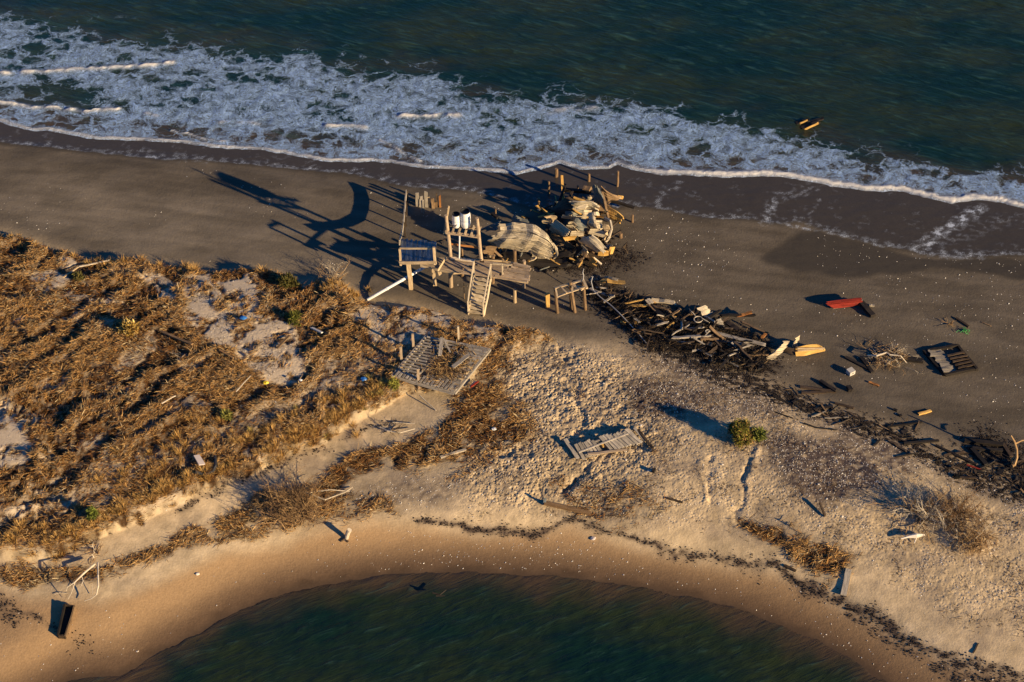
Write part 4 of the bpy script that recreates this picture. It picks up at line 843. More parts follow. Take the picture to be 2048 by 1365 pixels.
sheet('wreckage_piece', 'brown broken cabinet side under the left end of the largest roof sheet', 'wall panel', 'brown', [[(50,985),(120,970),(240,1000)], [(40,1060),(120,1050),(215,1060)], [(30,1110),(120,1120),(205,1130)]], [[.9,.95,.9], [.5,.5,.5], [.1,.1,.1]], thick=.06, crumple=.1, holes=.12)
sheet('wreckage_piece', 'blue grey scraps of siding behind the largest roof sheet', 'wall panel', 'bluegrey', [[(370,580),(500,640),(650,660)], [(340,690),(500,720),(690,720)]], [[.9,.7,.7], [.3,.4,.4]], thick=.06, crumple=.2, jag=.4, holes=.15)
b = MB(); rb_ = [A3(q3(*p), .5+h) for p, h in (((1500, 640), 1.0), ((1570, 680), 1.15), ((1588, 770), .95), ((1560, 860), .6), ((1515, 925), .2))]
for p, q in zip(rb_[:-1], rb_[1:]): b.board(p, q, .1, .16, rag=0, n=2, tint=1.0)
tag(b.build('curved_rib', M['drift']), 'curved pale rib arching at the right edge of the heap', 'rib')
b = MB(); rb_ = [A3(q3(*p), .5+h) for p, h in (((1470, 330), 1.6), ((1495, 430), 1.3), ((1520, 540), .9), ((1545, 640), .5))]
for p, q in zip(rb_[:-1], rb_[1:]): b.board(p, q, .12, .2, rag=0, n=2, tint=1.0)
tag(b.build('curved_rib', M['brown']), 'dark curved rib running down beside the golden orange slab', 'rib')

def plank(name, label, cat, mat, view, p, q, w, z0=None, z1=None, t=.06, group=None, sag=0, up=None, rag=.05):
    a = view(*p); c = view(*q); a = gnd(*a) if z0 is None else A3(a, .5+z0); c = gnd(*c) if z1 is None else A3(c, .5+z1)
    if z0 is None: a.z += t*.5
    if z1 is None: c.z += t*.5
    b = MB(); b.board(a, c, w, t, up=up, sag=sag, rag=rag); return tag(b.build(name, M[mat]), label, cat, group)
BG = 'loose timbers round the collapsed house'
for lab, mat, p, q, w, z0, z1, t in [('long black beam lying at the seaward end of the heap', 'char', (990,300), (1335,325), .22, .25, .3, .2), ('short reddish black block beside the standing slab', 'brown', (1240,285), (1330,300), .4, .4, .45, .2), ('black beam jutting to the right past the golden slab', 'char', (1540,420), (1860,515), .16, .35, .1, .14), ('thin pale edged board above the black jutting beam', 'drift', (1560,360), (1700,400), .08, .8, .5, .06), ('yellow knob of wood at the tip of the pointed panel', 'gold', (1660,385), (1725,400), .18, .45, .35, .14),
    ('orange tipped board at the left foot of the heap', 'gold', (700,630), (890,588), .13, .1, .3, .06), ('dark board left of the splintered slab', 'dark', (930,470), (1090,400), .2, .4, .9, .06), ('golden splinter on top of the dark sheet', 'gold', (1130,395), (1260,440), .14, 1.1, .95, .08), ('black post stub lying behind the big roof sheet', 'char', (140,580), (220,640), .2, .3, .3, .14), ('small orange block behind the big roof sheet', 'gold', (510,620), (545,640), .2, .5, .5, .12), ('dark splinter beside the small orange block', 'dark', (545,620), (600,650), .14, .6, .4, .08),
    ('pale stick leaning beside the yellow slab', 'drift', (1372,1120), (1465,1200), .1, .5, .1, .07), ('brown board bridging under the striped panel', 'brown', (1250,960), (1380,1060), .2, .5, .3, .06), ('rusty board flat at the front of the heap', 'rust', (690,1190), (830,1240), .12, .1, .1, .05), ('black board at the front of the heap', 'char', (700,1230), (810,1300), .13, .1, .1, .05), ('dark board lying before the black crumpled sheet', 'dark', (880,1130), (1010,1170), .15, .15, .1, .06), ('brown board end under the flap', 'brown', (470,1120), (600,1160), .16, .2, .15, .06)]:
    plank('loose_timber', lab, 'timber', mat, q3, p, q, w, z0, z1, t, BG)
for i in range(26):                         # broken framing standing and leaning out of the heap
    x, y = random.uniform(860, 1500), random.uniform(420, 1040); g = gnd(*q3(x, y)); a = random.uniform(0, 6.28); L = random.uniform(.9, 1.9); el = random.uniform(.15, .9)
    b = MB(); b.board(g+Vector((0, 0, .1)), g+Vector((math.cos(a)*L*math.cos(el), math.sin(a)*L*math.cos(el), L*math.sin(el)+.1)), random.uniform(.09, .16), random.uniform(.05, .1), rag=.14); mt = ('char', 'dark', 'gold')[i % 3]
    tag(b.build('broken_stud', M[mt]), {'char': 'blackened broken stud leaning out of the house heap', 'dark': 'dark wet broken stud leaning out of the house heap', 'gold': 'golden broken stud leaning out of the house heap'}[mt], 'timber', 'broken studs in the house heap')
for i in range(95):                         # splintered ends and charred scraps under the sheets
    x, y = random.choice([(random.uniform(250, 850), random.uniform(1080, 1230)), (random.uniform(850, 1250), random.uniform(1020, 1260)), (random.uniform(1250, 1560), random.uniform(780, 1100)), (random.uniform(650, 1300), random.uniform(500, 660)), (random.uniform(30, 300), random.uniform(1040, 1150))])
    g = gnd(*q3(x, y)); a = random.uniform(0, 6.28); L = random.uniform(.25, 1.0); d = Vector((math.cos(a)*L, math.sin(a)*L, random.uniform(-.05, .5)))
    mt = random.choice(['char', 'char', 'dark', 'brown', 'cream2', 'gold', 'gold', 'bluegrey']) ; b = MB(); b.board(g+Vector((0, 0, random.uniform(.03, .4))), g+d+Vector((0, 0, .1)), random.uniform(.05, .18), random.uniform(.03, .08), rag=.12)
    tag(b.build('splinter', M[mt]), {'char': 'charred black splinter of board under the fallen sheets', 'dark': 'dark wet splinter of board under the fallen sheets', 'brown': 'brown splinter of board under the fallen sheets', 'cream2': 'pale cream splinter of board under the fallen sheets', 'gold': 'golden freshly broken splinter under the fallen sheets', 'bluegrey': 'blue grey painted splinter under the fallen sheets'}[mt], 'splinter', 'splinters under the fallen sheets')

# ------------------------------------------------------------------ the black debris heap right of the small frame
HEAP = gpoly([(1182,575),(1225,585),(1280,600),(1330,625),(1400,630),(1450,655),(1520,680),(1535,700),(1520,738),(1450,735),(1380,705),(1300,695),(1255,660),(1205,605)])
HB = (HEAP.min(0), HEAP.max(0))
def heap_pt():
    while True:
        p = np.array([[random.uniform(HB[0][0], HB[1][0]), random.uniform(HB[0][1], HB[1][1])]])
        if inside(p, HEAP)[0]: return p[0]
labs = {'char': 'charred black timber lying crosswise in the long debris heap', 'dark': 'soaked dark brown timber lying in the long debris heap', 'brown': 'brown plank scrap lying in the long debris heap', 'grey': 'grey board scrap lying in the long debris heap', 'gold': 'yellow broken plank scrap lying in the long debris heap'}
protos = {}
for mt in labs:
    protos[mt] = []
    for L, w, t in ((.55, .14, .06), (.9, .12, .08), (1.05, .10, .09), (1.35, .15, .08), (.4, .3, .05)):
        b = MB(); b.board((-L/2, 0, 0), (L/2, 0, 0), w, t, rag=.14, wob=.03, tint=random.uniform(.8, 1.2))
        me = bpy.data.meshes.new('timber'); me.from_pydata([tuple(v) for v in b.v], [], b.f); me.materials.append(M[mt])
        a = me.attributes.new('grain', 'FLOAT_VECTOR', 'POINT'); a.data.foreach_set('vector', np.array(b.g, np.float32).ravel())
        a = me.attributes.new('tone', 'FLOAT', 'POINT'); a.data.foreach_set('value', np.array(b.t, np.float32)); protos[mt].append(me)
def scatter_timber(x, y, z, az, pitch, mt, label, group, name='timber', k=None, s=1.0):
    o = bpy.data.objects.new(name, protos[mt][random.randrange(5) if k is None else k]); COL.objects.link(o)
    o.location = (x, y, z); o.rotation_euler = (random.uniform(-.4, .4), pitch, az); o.scale = (s*random.uniform(.8, 1.3), s*random.uniform(.45, 1.2), s*random.uniform(.5, 1.1))
    return tag(o, label, 'timber', group)
for i in range(190):
    x, y = heap_pt(); mt = random.choices(list(labs), [.40, .28, .15, .13, .04])[0]
    az = random.choice([random.gauss(-.5, .35), random.gauss(.6, .4), random.uniform(-1.6, 1.6)])
    scatter_timber(x, y, hz(x, y)+random.uniform(.10, .48), az, random.gauss(0, .18), mt, labs[mt], 'timbers of the long debris heap', s=random.uniform(.6, 1.15))
DG = 'larger boards of the long debris heap'
for lab, mat, p, q, w, t, h in [('bright yellow split board at the seaward tip of the debris heap', 'gold', (405,85), (552,108), .28, .08, .3), ('pale splintered board beside the yellow one at the heap tip', 'cream2', (440,68), (515,100), .2, .06, .42), ('orange plank lying at the seaward rim of the debris heap', 'gold', (605,215), (750,232), .17, .06, .25), ('cream plank with a square end at the seaward rim of the debris heap', 'cream2', (748,218), (893,243), .3, .08, .3), ('orange board below the orange plank', 'gold', (620,258), (700,268), .15, .06, .4),
    ('black beam leaning down from the cream plank', 'char', (690,235), (800,335), .3, .12, .4), ('orange stick end beside the grey square panel', 'gold', (820,330), (895,338), .12, .06, .3), ('grey metal looking stick across the heap', 'grey', (868,458), (985,402), .07, .05, .5), ('long black beam slanting up to the grey square panel', 'char', (1000,440), (1185,305), .16, .14, .5), ('black beam reaching right from the grey square panel', 'char', (1195,322), (1410,330), .16, .12, .35), ('rusty plank end on the black beam at right', 'rust', (1310,330), (1385,320), .18, .07, .45), ('brown plank reaching to the right rim of the heap', 'brown', (1330,360), (1490,440), .12, .06, .3), ('rusty short plank at the right rim', 'rust', (1455,480), (1490,440), .18, .06, .3),
    ('long grey brown plank low at the right of the heap', 'grey', (1150,440), (1480,528), .22, .07, .4), ('second long grey plank below it, nearer the sand', 'grey', (1120,480), (1400,520), .16, .06, .3), ('black post lying towards the viewer at the right end of the heap', 'char', (1447,545), (1455,672), .24, .12, .12), ('thick dark plank end across the right of the heap', 'dark', (1220,365), (1300,420), .3, .08, .4), ('pale stick in the middle of the heap', 'drift', (430,235), (500,208), .12, .05, .5), ('thin pale stick at the left end of the heap', 'drift', (320,185), (400,180), .05, .05, .4)]:
    a, c = gnd(*q5(*p)), gnd(*q5(*q)); b = MB(); b.board(a+Vector((0, 0, h*.7)), c+Vector((0, 0, h)), w, t, rag=.16, wob=.03); tag(b.build('heap_board', M[mat]), lab, 'board', DG)
sheet('wreckage_piece', 'grey square of shingled wall leaning at the top of the debris heap', 'wall panel', 'stripe', [[(1028,255),(1060,245),(1092,232)], [(1055,290),(1090,285),(1125,265)], [(1080,325),(1120,318),(1152,295)]], [[.9,.95,1.0], [.65,.7,.7], [.35,.4,.4]], view=q5, thick=.08, crumple=.04)
sheet('wreckage_piece', 'smaller grey scrap of wall right below the shingled square', 'wall panel', 'grey', [[(1160,330),(1200,320)], [(1185,385),(1225,375)]], [.6,.3], view=q5, thick=.06, crumple=.05)
sheet('wreckage_piece', 'flat brown sheet sunk in the right end of the debris heap', 'wall panel', 'grey', [[(1130,420),(1260,430),(1400,470)], [(1140,460),(1260,490),(1450,530)]], [.35,.3], view=q5, thick=.05, crumple=.08, jag=.3, holes=.1)
b = MB(); b.tube([gnd(*q5(*p))+Vector((0, 0, h)) for p, h in (((345,125),1.0),((335,150),.9),((350,180),.55),((395,220),.5),((460,265),.45),((520,320),.45),((580,375),.35),((640,430),.25),((712,502),.06))], .028, 6); tag(b.build('cable', M['wire']), 'long pale cable draped over the debris heap', 'cable')
b = MB(); b.tube([gnd(*q5(1040+28*math.cos(a), 372+20*math.sin(a)))+Vector((0, 0, .55)) for a in np.linspace(.3, 6.0, 14)]+[gnd(*q5(1115, 390))+Vector((0, 0, .5))], .032, 6); tag(b.build('rope', M['drift']), 'pale rope lying in a loop on the debris heap', 'rope')
b = MB(); b.tube([gnd(*q5(1103+14*math.cos(a), 447+10*math.sin(a)))+Vector((0, 0, .5)) for a in np.linspace(2, 6.5, 8)], .03, 6); tag(b.build('rope', M['drift']), 'short hooked end of rope low in the debris heap', 'rope')
# two halves of a broken boat right of the heap
sheet('boat_plank', 'broad plank of a broken boat tilted up on the sand, wide end raised', 'boat part', 'cream2', [[(1610,470),(1645,468)], [(1560,530),(1625,520)], [(1480,592),(1520,608)]], [[.95,1.0], [.6,.5], [.1,.08]], view=q5, thick=.07, crumple=.03, jag=.02)
sheet('boat_plank', 'narrow pointed board standing up from the broken boat', 'boat part', 'cream2', [[(1690,445),(1712,432)], [(1665,510),(1705,500)]], [[.95,1.0], [.2,.2]], view=q5, thick=.07, crumple=.02, jag=.02)
for lab, rows, z, mt in [('wide black sheet added as gap shade under the middle of the heap', [[(700,640),(900,600),(1100,610),(1290,600)], [(760,760),(900,760),(1080,760),(1260,760)], [(820,860),(960,880),(1100,860),(1250,860)]], [.35,.5,.3], 'char'),  # char and dark sheets are added; their black stands in for gap shade
    ('dark sheet added as gap shade under the front right of the heap', [[(1180,800),(1330,760),(1480,760)], [(1160,940),(1300,960),(1500,960)], [(1180,1080),(1330,1130),(1540,1090)]], [.5,.4,.1], 'dark'), ('black sheet added as gap shade under the front middle of the heap', [[(240,1020),(500,1060),(900,1080),(1160,1040)], [(250,1120),(480,1150),(900,1190),(1120,1200)], [(300,1180),(520,1210),(860,1240),(1060,1240)]], [.45,.3,.1], 'char'),
    ('dark blue sheet behind the crumpled peak', [[(1020,560),(1180,550),(1330,545)], [(1000,650),(1140,640),(1290,640)]], [.75,.4], 'bluegrey'), ('brown sheet tucked under the standing slab', [[(1340,440),(1480,430),(1600,450)], [(1330,540),(1470,560),(1580,560)]], [.6,.2], 'brown'), ('torn cream scrap between the peak and the striped panel', [[(1330,770),(1420,770),(1500,810)], [(1300,830),(1400,850),(1490,880)]], [1.0,.7], 'cream2'), ('raised cream sheet at the seaward side between slab and peak', [[(1180,490),(1290,480),(1380,500)], [(1150,560),(1260,570),(1360,570)], [(1120,640),(1230,640),(1300,640)]], [1.7,1.4,.8], 'cream'), ('long cream board sheet left of the crumpled peak', [[(1010,560),(1100,580),(1210,620)], [(960,630),(1060,650),(1160,690)]], [1.4,.8], 'cream2'),
    ('small bent cream sheet below the striped panel', [[(1180,960),(1250,990),(1320,1030)], [(1150,1020),(1220,1050),(1290,1080)]], [1.0,.4], 'cream2'), ('narrow tan sheet standing beside the curved rib', [[(1480,720),(1540,740)], [(1470,800),(1535,830)], [(1450,900),(1510,920)]], [1.5,1.0,.5], 'beam'), ('tan sheet leaning behind the triangular panel', [[(760,620),(860,600),(960,610)], [(730,700),(820,700),(900,690)]], [1.3,.7], 'beam'), ('pale scrap lying at the seaward foot of the standing slab', [[(1280,380),(1350,370)], [(1260,430),(1340,440)]], [.9,.4], 'cream2'),
    ('torn cream scrap left of the striped panel', [[(1100,800),(1180,790),(1260,800)], [(1080,860),(1170,870),(1240,850)]], [.9,.6], 'cream')]:
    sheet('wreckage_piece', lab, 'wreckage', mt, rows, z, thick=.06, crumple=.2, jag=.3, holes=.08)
bt = thing('boat_bow', gnd(*q5(1780, 540)), 'golden pointed bow of a broken wooden boat with open planks', 'boat part')
for rows, z, mt in (([(1600,512),(1645,512),(1695,520)], [(1610,545),(1650,555),(1690,565)]), [.45,.1], 'dark'), (([(1690,512),(1760,496),(1830,492),(1882,520)], [(1685,535),(1760,530),(1830,520),(1884,524)]), [.55,.3], 'gold'), (([(1685,540),(1760,534),(1830,524),(1884,525)], [(1690,568),(1750,568),(1820,548),(1880,532)]), [.32,.06], 'gold'):
    b = MB(); b.sheet([[A3(q5(*p), .62+h*(.5 if p[0] > 1860 else 1)) for p in r] for r, h in zip(rows, z)], thick=.06, crumple=.05, jag=.05); b.build('strake', M[mt], bt)
for p, q, h in (((1700,520),(1880,518),.58), ((1700,535),(1870,524),.42)):
    b = MB(); b.board(A3(q5(*p), .62+h), A3(q5(*q), .62+h*.6), .07, .06, rag=.02); b.build('rail', M['beam'], bt)

# ------------------------------------------------------------------ things on the open beach
rbt = thing('red_hull', gnd(*q6(410, 260)), 'red painted piece of hull with a pale strip, alone on the damp beach', 'boat part')
b = MB(); rows = [[A3(q6(x, y), .5+h) for x, y, h in r] for r in ([(245,205,.35),(400,182,.42),(558,162,.4)], [(250,225,.3),(400,210,.38),(570,195,.36)], [(310,262,.06),(440,245,.06),(585,230,.06)])]
b.sheet(rows, thick=.08, crumple=.012, jag=.03, tint=1.0, board=.18); b.build('planking', M['red'], rbt)
b = MB(); b.board(gnd(*q6(300, 264))+Vector((0, -.05, .1)), gnd(*q6(440, 244))+Vector((0, -.05, .12)), .1, .06, rag=0); b.build('rub_strip', M['drift'], rbt)
b = MB(); b.board(gnd(*q6(555, 235))+Vector((0, 0, .25)), gnd(*q6(665, 345))+Vector((0, 0, .12)), .32, .2); b.build('stem_timber', M['char'], rbt)
b = MB(); b.board(gnd(*q6(635, 245))+Vector((0, 0, .1)), gnd(*q6(682, 248))+Vector((0, 0, .12)), .12, .1); b.build('bracket', M['drift'], rbt)
pal = thing('hatch_cover', gnd(*q6(1380, 760)), 'square sunken timber hatch with bare ribs, filled with grey sand', 'hatch')
c = [gnd(*q6(*p))+Vector((0, 0, .14)) for p in ((1135,665), (1440,612), (1610,822), (1322,885))]
for i in range(4):
    b = MB(); b.board(c[i]-Vector((0, 0, .06)), c[(i+1) % 4]-Vector((0, 0, random.uniform(0, .08))), .14, .18, rag=.12, wob=.03); b.build('edge_beam', M['char'], pal)
for i in range(5):
    s = .35+.13*i; b = MB(); b.board(c[1].lerp(c[2], s).lerp(c[0].lerp(c[3], s), .52)+Vector((0, 0, .02)), c[1].lerp(c[2], s)+Vector((0, 0, .04)), .12, .1); b.build('rib', M['dark'], pal)
b = MB(); b.sheet([[c[0].lerp(c[1], .05)-Vector((0, 0, .02)), c[0].lerp(c[1], .55)], [c[0].lerp(c[3], .5)-Vector((0, 0, .02)), c[0].lerp(c[3], .5).lerp(c[1].lerp(c[2], .5), .5)], [c[3].lerp(c[0], .06), c[3].lerp(c[2], .45)]], thick=.06, crumple=.10, tint=.8, board=.3); b.build('sand_fill', M['grey'], pal)
blk = thing('concrete_block', gnd(*q6(470, 860)), 'pale hollow concrete block with a square opening, on the damp sand', 'block')
o = gnd(*q6(455, 885)); ux = (gnd(*q6(522, 855))-o); ux.z = 0; ux.normalize(); uy = Vector((0, 0, 1)); uz = Vector((-ux.y, ux.x, 0))
b = MB(); W_, H_ = .38, .28
for a_, b_, hh_ in (((0, .05), (W_, .05), .1), ((0, H_-.05), (W_, H_-.05), .1)): b.board(o+ux*a_[0]+uy*a_[1]+uz*.18, o+ux*b_[0]+uy*b_[1]+uz*.18, .36, hh_, rag=0, wob=0, tint=1)
for a_ in (.06, W_-.06): b.board(o+ux*a_+uy*.1+uz*.18, o+ux*a_+uy*(H_-.1)+uz*.18, .12, .36, up=uz, rag=0, wob=0, tint=1)
b.build('block_body', M['concrete'], blk)
BT = 'single timbers on the open sand'
for lab, mat, vw, p, q, w, t in [('pair of long dark boards, upper one, lying below the concrete block', 'dark', q6, (0,985), (325,1030), .18, .1), ('pair of long dark boards, lower one, lying below the concrete block', 'dark', q6, (10,1040), (240,1030), .16, .08), ('short black post lying alone below the concrete block', 'char', q6, (183,935), (325,1028), .2, .16), ('black board in the weed left of the hatch, upper one', 'char', q6, (650,690), (860,650), .16, .1), ('black board in the weed left of the hatch, middle one', 'char', q6, (560,720), (660,850), .2, .12), ('black beam against the left edge of the hatch', 'char', q6, (880,720), (1120,750), .3, .16), ('long dark board running from the weed toward the concrete block', 'char', q6, (420,715), (640,830), .18, .1), ('dark stick beside the green net', 'dark', q6, (1425,355), (1545,435), .13, .1), ('thin brown stick right of the green net', 'brown', q6, (1660,390), (1745,425), .06, .05), ('small dark block standing below the concrete block', 'char', q6, (432,1010), (468,1005), .36, .22), ('orange splinter below the hatch', 'rust', q6, (630,940), (720,975), .13, .08), ('golden short stick alone far right on the beach', 'gold', q7, (1325,308), (1408,285), .14, .1),
    ('black plank with a red end in the wrack', 'char', q7, (605,275), (735,255), .14, .08), ('dark pole in the wrack', 'dark', q7, (750,232), (885,268), .12, .1), ('pale thin stick in the wrack', 'grey', q7, (590,325), (690,290), .07, .06), ('second pale thin stick in the wrack', 'grey', q7, (680,335), (850,328), .07, .06), ('long black pole lying along the wrack line', 'char', q7, (1225,510), (1460,490), .13, .12), ('black board ending at the wrack line bend', 'char', q7, (1440,520), (1720,655), .14, .1), ('thin black stick above the wrack line', 'char', q7, (1110,395), (1350,362), .09, .08), ('dark curved board in the wrack', 'dark', q7, (1130,450), (1250,500), .08, .08), ('small black block on the beach below the stick', 'char', q7, (1155,275), (1180,285), .14, .1), ('second small black block below it', 'char', q7, (1190,320), (1210,315), .14, .1),
    ('broad black beam, upper one, beside the forked driftwood', 'char', q7, (1640,492), (1905,522), .24, .2), ('broad black beam, middle one, beside the forked driftwood', 'char', q7, (1690,545), (1895,560), .18, .16), ('black beam leaning across the two broad beams', 'char', q7, (1690,550), (1790,660), .24, .16), ('black beam end beneath the forked driftwood', 'dark', q7, (1905,520), (1960,600), .2, .14), ('rust red stick in the black wrack', 'red', q7, (1660,655), (1760,690), .09, .06)]:
    plank('stray_timber', lab, 'timber', mat, vw, p, q, w, None, None, t, BT)
for i in range(108):                         # burnt scraps strung along the wrack line
    ln = gpoly([(1480,760),(1560,790),(1650,830),(1760,862),(1850,905),(1950,950),(2040,975)]) if i % 5 < 3 else gpoly([(1965,885),(2000,915),(2025,935),(2060,970)])
    k_ = random.uniform(0, len(ln)-1.001); j_ = int(k_); p = ln[j_]+(ln[j_+1]-ln[j_])*(k_-j_)+np.array([random.gauss(0, .6), random.gauss(0, .45)])
    mt = random.choices(['char', 'dark', 'brown'], [.6, .3, .1])[0]
    scatter_timber(p[0], p[1], hz(*p)+.04, random.gauss(-.3, .5), random.gauss(0, .06), mt, {'char': 'charred black timber scrap strung along the wrack line', 'dark': 'soaked dark timber scrap strung along the wrack line', 'brown': 'brown timber scrap strung along the wrack line'}[mt], 'timber scraps along the wrack line', s=random.uniform(.35, 1.0))
n_ = 8000; p_ = sample_mask(n_, np.clip(coarse(lambda q: sstep(-.5, .4, sdist(q, HEAP, 2.0)), P, .25), 0, 1)+.10*np.clip(char, 0, 1)**1.5*sstep(-.2, .5, spk))
cc = np.array([[.02, .017, .015], [.035, .026, .02], [.07, .045, .025], [.16, .11, .06]])[rng.choice(4, n_, p=[.45, .3, .17, .08])]*rng.uniform(.6, 1.4, (n_, 1))
z_ = hz_np(p_, Hgrid)+rng.uniform(0, .3, n_)*inside(p_, HEAP)
V, Fq, cc = blades(n_, np.column_stack([p_, z_]), rng.gamma(3, .07, n_)+.06, rng.uniform(.015, .05, n_), rng.normal(-.4, .9, n_), np.abs(rng.normal(.1, .3, n_)), cc, rng, lift=.02, droop=0)
tag(link('burnt_splinters', np_mesh('burnt_splinters', V, Fq, {'tint': ('FLOAT_COLOR', rgba(cc))}, smooth=False), STRAWM), 'fine burnt splinters filling the debris heap', 'splinters', kind='stuff')
# wreckage awash in the sea
q0 = zp(1348, 0, 2.926)
for lab, p, q, w, h in [('golden brown wet plank breaking the sea surface, longer one', (765,760), (845,722), .13, .35), ('golden brown wet plank breaking the sea surface, shorter one', (730,728), (780,704), .11, .3)]:
    b = MB(); b.board(A3(q0(*p), .0), A3(q0(*q), h), w, .08, up=(0, -1, .6)); tag(b.build('floating_plank', M['gold']), lab, 'plank', 'planks awash in the sea')
for lab, p, q, w in [('black board awash in the sea behind the golden planks', (715,722), (790,704), .3), ('black board awash in the sea between the golden planks', (745,752), (850,712), .26), ('black board awash in the sea at the right end of the golden planks', (800,715), (875,694), .2)]:
    b = MB(); b.board(A3(q0(*p), .03), A3(q0(*q), .12), w, .1); tag(b.build('floating_plank', M['char']), lab, 'plank', 'planks awash in the sea')
# ------------------------------------------------------------------ broken deck lying on the dune
bd = thing('fallen_deck', gnd(880, 740), 'silver grey deck lying on the dune grass, boards missing on its left side', 'deck')
_z = max(gnd(x, y).z for x, y in ((800, 750), (850, 690), (960, 705), (900, 770), (880, 730), (850, 740), (920, 710)))+.12
def flat(px, py, up): return at(px, py, _z+up)
D_L, D_T, D_R, D_B = flat(783, 752, .05), flat(851, 673, .12), flat(980, 698, .1), flat(908, 786, -.05)
for p, q, w in ((D_L, D_T, .12), (D_T, D_R, .1), (D_R, D_B, .16), (D_L, D_B, .1)):
    b = MB(); b.board(p-Vector((0, 0, .07)), q-Vector((0, 0, .07)), w, .15, rag=.05); b.build('rim_beam', M['grey'], bd)
def dq(s, t): return D_L.lerp(D_B, s).lerp(D_T.lerp(D_R, s), t)
for s in (.12, .34, .6, .85):
    b = MB(); b.board(dq(s, .02)-Vector((0, 0, .12)), dq(s, .98)-Vector((0, 0, .12)), .07, .12); b.build('joist', M['grey'], bd)
b = MB()
for i in range(30):                         # boards across: sparse and broken on the left, close on the right
    t = (i+.5)/30
    if t < .22: segs = [(0, random.uniform(.25, .42))] if i % 2 else []; segs += [(random.uniform(.45, .55), 1.0)]
    elif t < .80: segs = [(0.02, random.uniform(.30, .46))] if i % 2 else []; segs += [(random.uniform(.56, .70), random.uniform(.93, 1.0))] if i % 4 else []
    else: segs = [(0.03, random.uniform(.35, .6))] if i % 2 else []; segs += [(random.uniform(.55, .68), 1.0)] if i % 3 else [(.7, 1.0)]
    for s0, s1 in segs: b.board(dq(s0, t)+Vector((0, 0, random.uniform(0, .03))), dq(s1, t)+Vector((0, 0, random.uniform(0, .05))), .115, .035, tint=random.uniform(.7, 1.25))
b.build('decking', M['grey'], bd)
b = MB()
for i in range(16):
    s = .03+.9*(i+.5)/16; e = random.uniform(.10, .2); b.board(dq(s, .01)+Vector((0, 0, .05)), dq(s, e)+Vector((0, 0, .06)), .13, .035, tint=random.uniform(.8, 1.3))
b.build('edge_boards', M['grey'], bd)
for px, pb, pt_ in ((827, 699, 668), (803.5, 725, 694), (838, 775, 737)):
    g = gnd(px, pb); g.z += .05; z = top_z(g.x, g.y, pt_); b = MB(); b.board(g-Vector((0, 0, .3)), Vector((g.x, g.y, z)), .13, .12, up=(0, -1, 0), tint=1.15); b.build('post', M['deck'], bd)
for p, q, w in (((884, 676), (880, 712), .2), ((935, 712), (905, 735), .24), ((888, 678), (900, 705), .1)):
    b = MB(); b.board(flat(*p, .35), flat(*q, .2), w, .05); b.build('loose_board', M['grey'], bd)
g = gnd(917.5, 684); z = top_z(g.x, g.y, 653); b = MB(); b.board(g-Vector((0, 0, .3)), Vector((g.x, g.y, z)), .10, .10, up=(0, -1, 0), tint=1.2); tag(b.build('post', M['stair']), 'slim pale post standing alone behind the fallen deck', 'post')
b = MB(); b.board(gnd(905, 782)+Vector((0, 0, .25)), gnd(919, 783)+Vector((0, 0, .22)), .4, .06); tag(b.build('short_plank', M['beam']), 'short pale plank under the front corner of the fallen deck', 'plank')

n_ = 1500; st_ = np.clip(np.column_stack([rng.normal(.66, .15, n_), rng.normal(.45, .22, n_)]), .05, .97)
dp = np.array([tuple(dq(a_, b_)) for a_, b_ in st_]); t = rng.random((n_, 1)); cc = np.where(rng.random((n_, 1)) < .45, np.array([.50, .32, .13]), np.array([.16, .09, .04]))*rng.uniform(.6, 1.1, (n_, 1))
V, Fq, cc = blades(n_, dp, rng.gamma(3, .06, n_)+.08, rng.uniform(.014, .034, n_), rng.uniform(0, 6.28, n_), np.abs(rng.normal(.1, .3, n_)), cc, rng, lift=.05, droop=.1)
tag(link('loose_straw', np_mesh('loose_straw', V, Fq, {'tint': ('FLOAT_COLOR', rgba(cc))}, False), STRAWM), 'dead straw heaped over the boards of the fallen deck', 'straw', kind='stuff')

# ------------------------------------------------------------------ slatted walkway on the trampled sand
wk = thing('walkway_panel', gnd(1220, 895), 'slatted grey walkway panel propped on the trampled sand', 'walkway')
c = [gnd(*p)+Vector((0, 0, h)) for p, h in (((1148, 897), .30), ((1254, 870), .42), ((1286, 888), .16), ((1165, 921), .06))]
b = MB()
for i in range(17):
    if i in (6, 7) : continue
    s = (i+.5)/17; b.board(c[0].lerp(c[1], s)+Vector((random.uniform(-.05, .05), random.uniform(-.06, .06), 0)), c[3].lerp(c[2], s)+Vector((0, random.uniform(-.05, .05), random.uniform(0, .03))), .19, .04, tint=random.uniform(.7, 1.3))
b.build('slats', M['grey'], wk)
for k_ in (.12, .88):
    b = MB(); b.board(c[0].lerp(c[3], k_)-Vector((0, 0, .08)), c[1].lerp(c[2], k_)-Vector((0, 0, .08)), .08, .12); b.build('stringer', M['grey'], wk)
b = MB(); b.board(c[0].lerp(c[3], .55)+Vector((0, 0, .045)), c[1].lerp(c[2], .35)+Vector((-.25, 0, .045)), .09, .03, tint=1.1); b.build('batten', M['drift'], wk)
b = MB(); b.board(c[0].lerp(c[1], .40).lerp(c[3].lerp(c[2], .40), .55), c[0].lerp(c[1], .44).lerp(c[3].lerp(c[2], .44), .55), .2, .05, tint=1.2); b.build('broken_slat', M['gold'], wk)
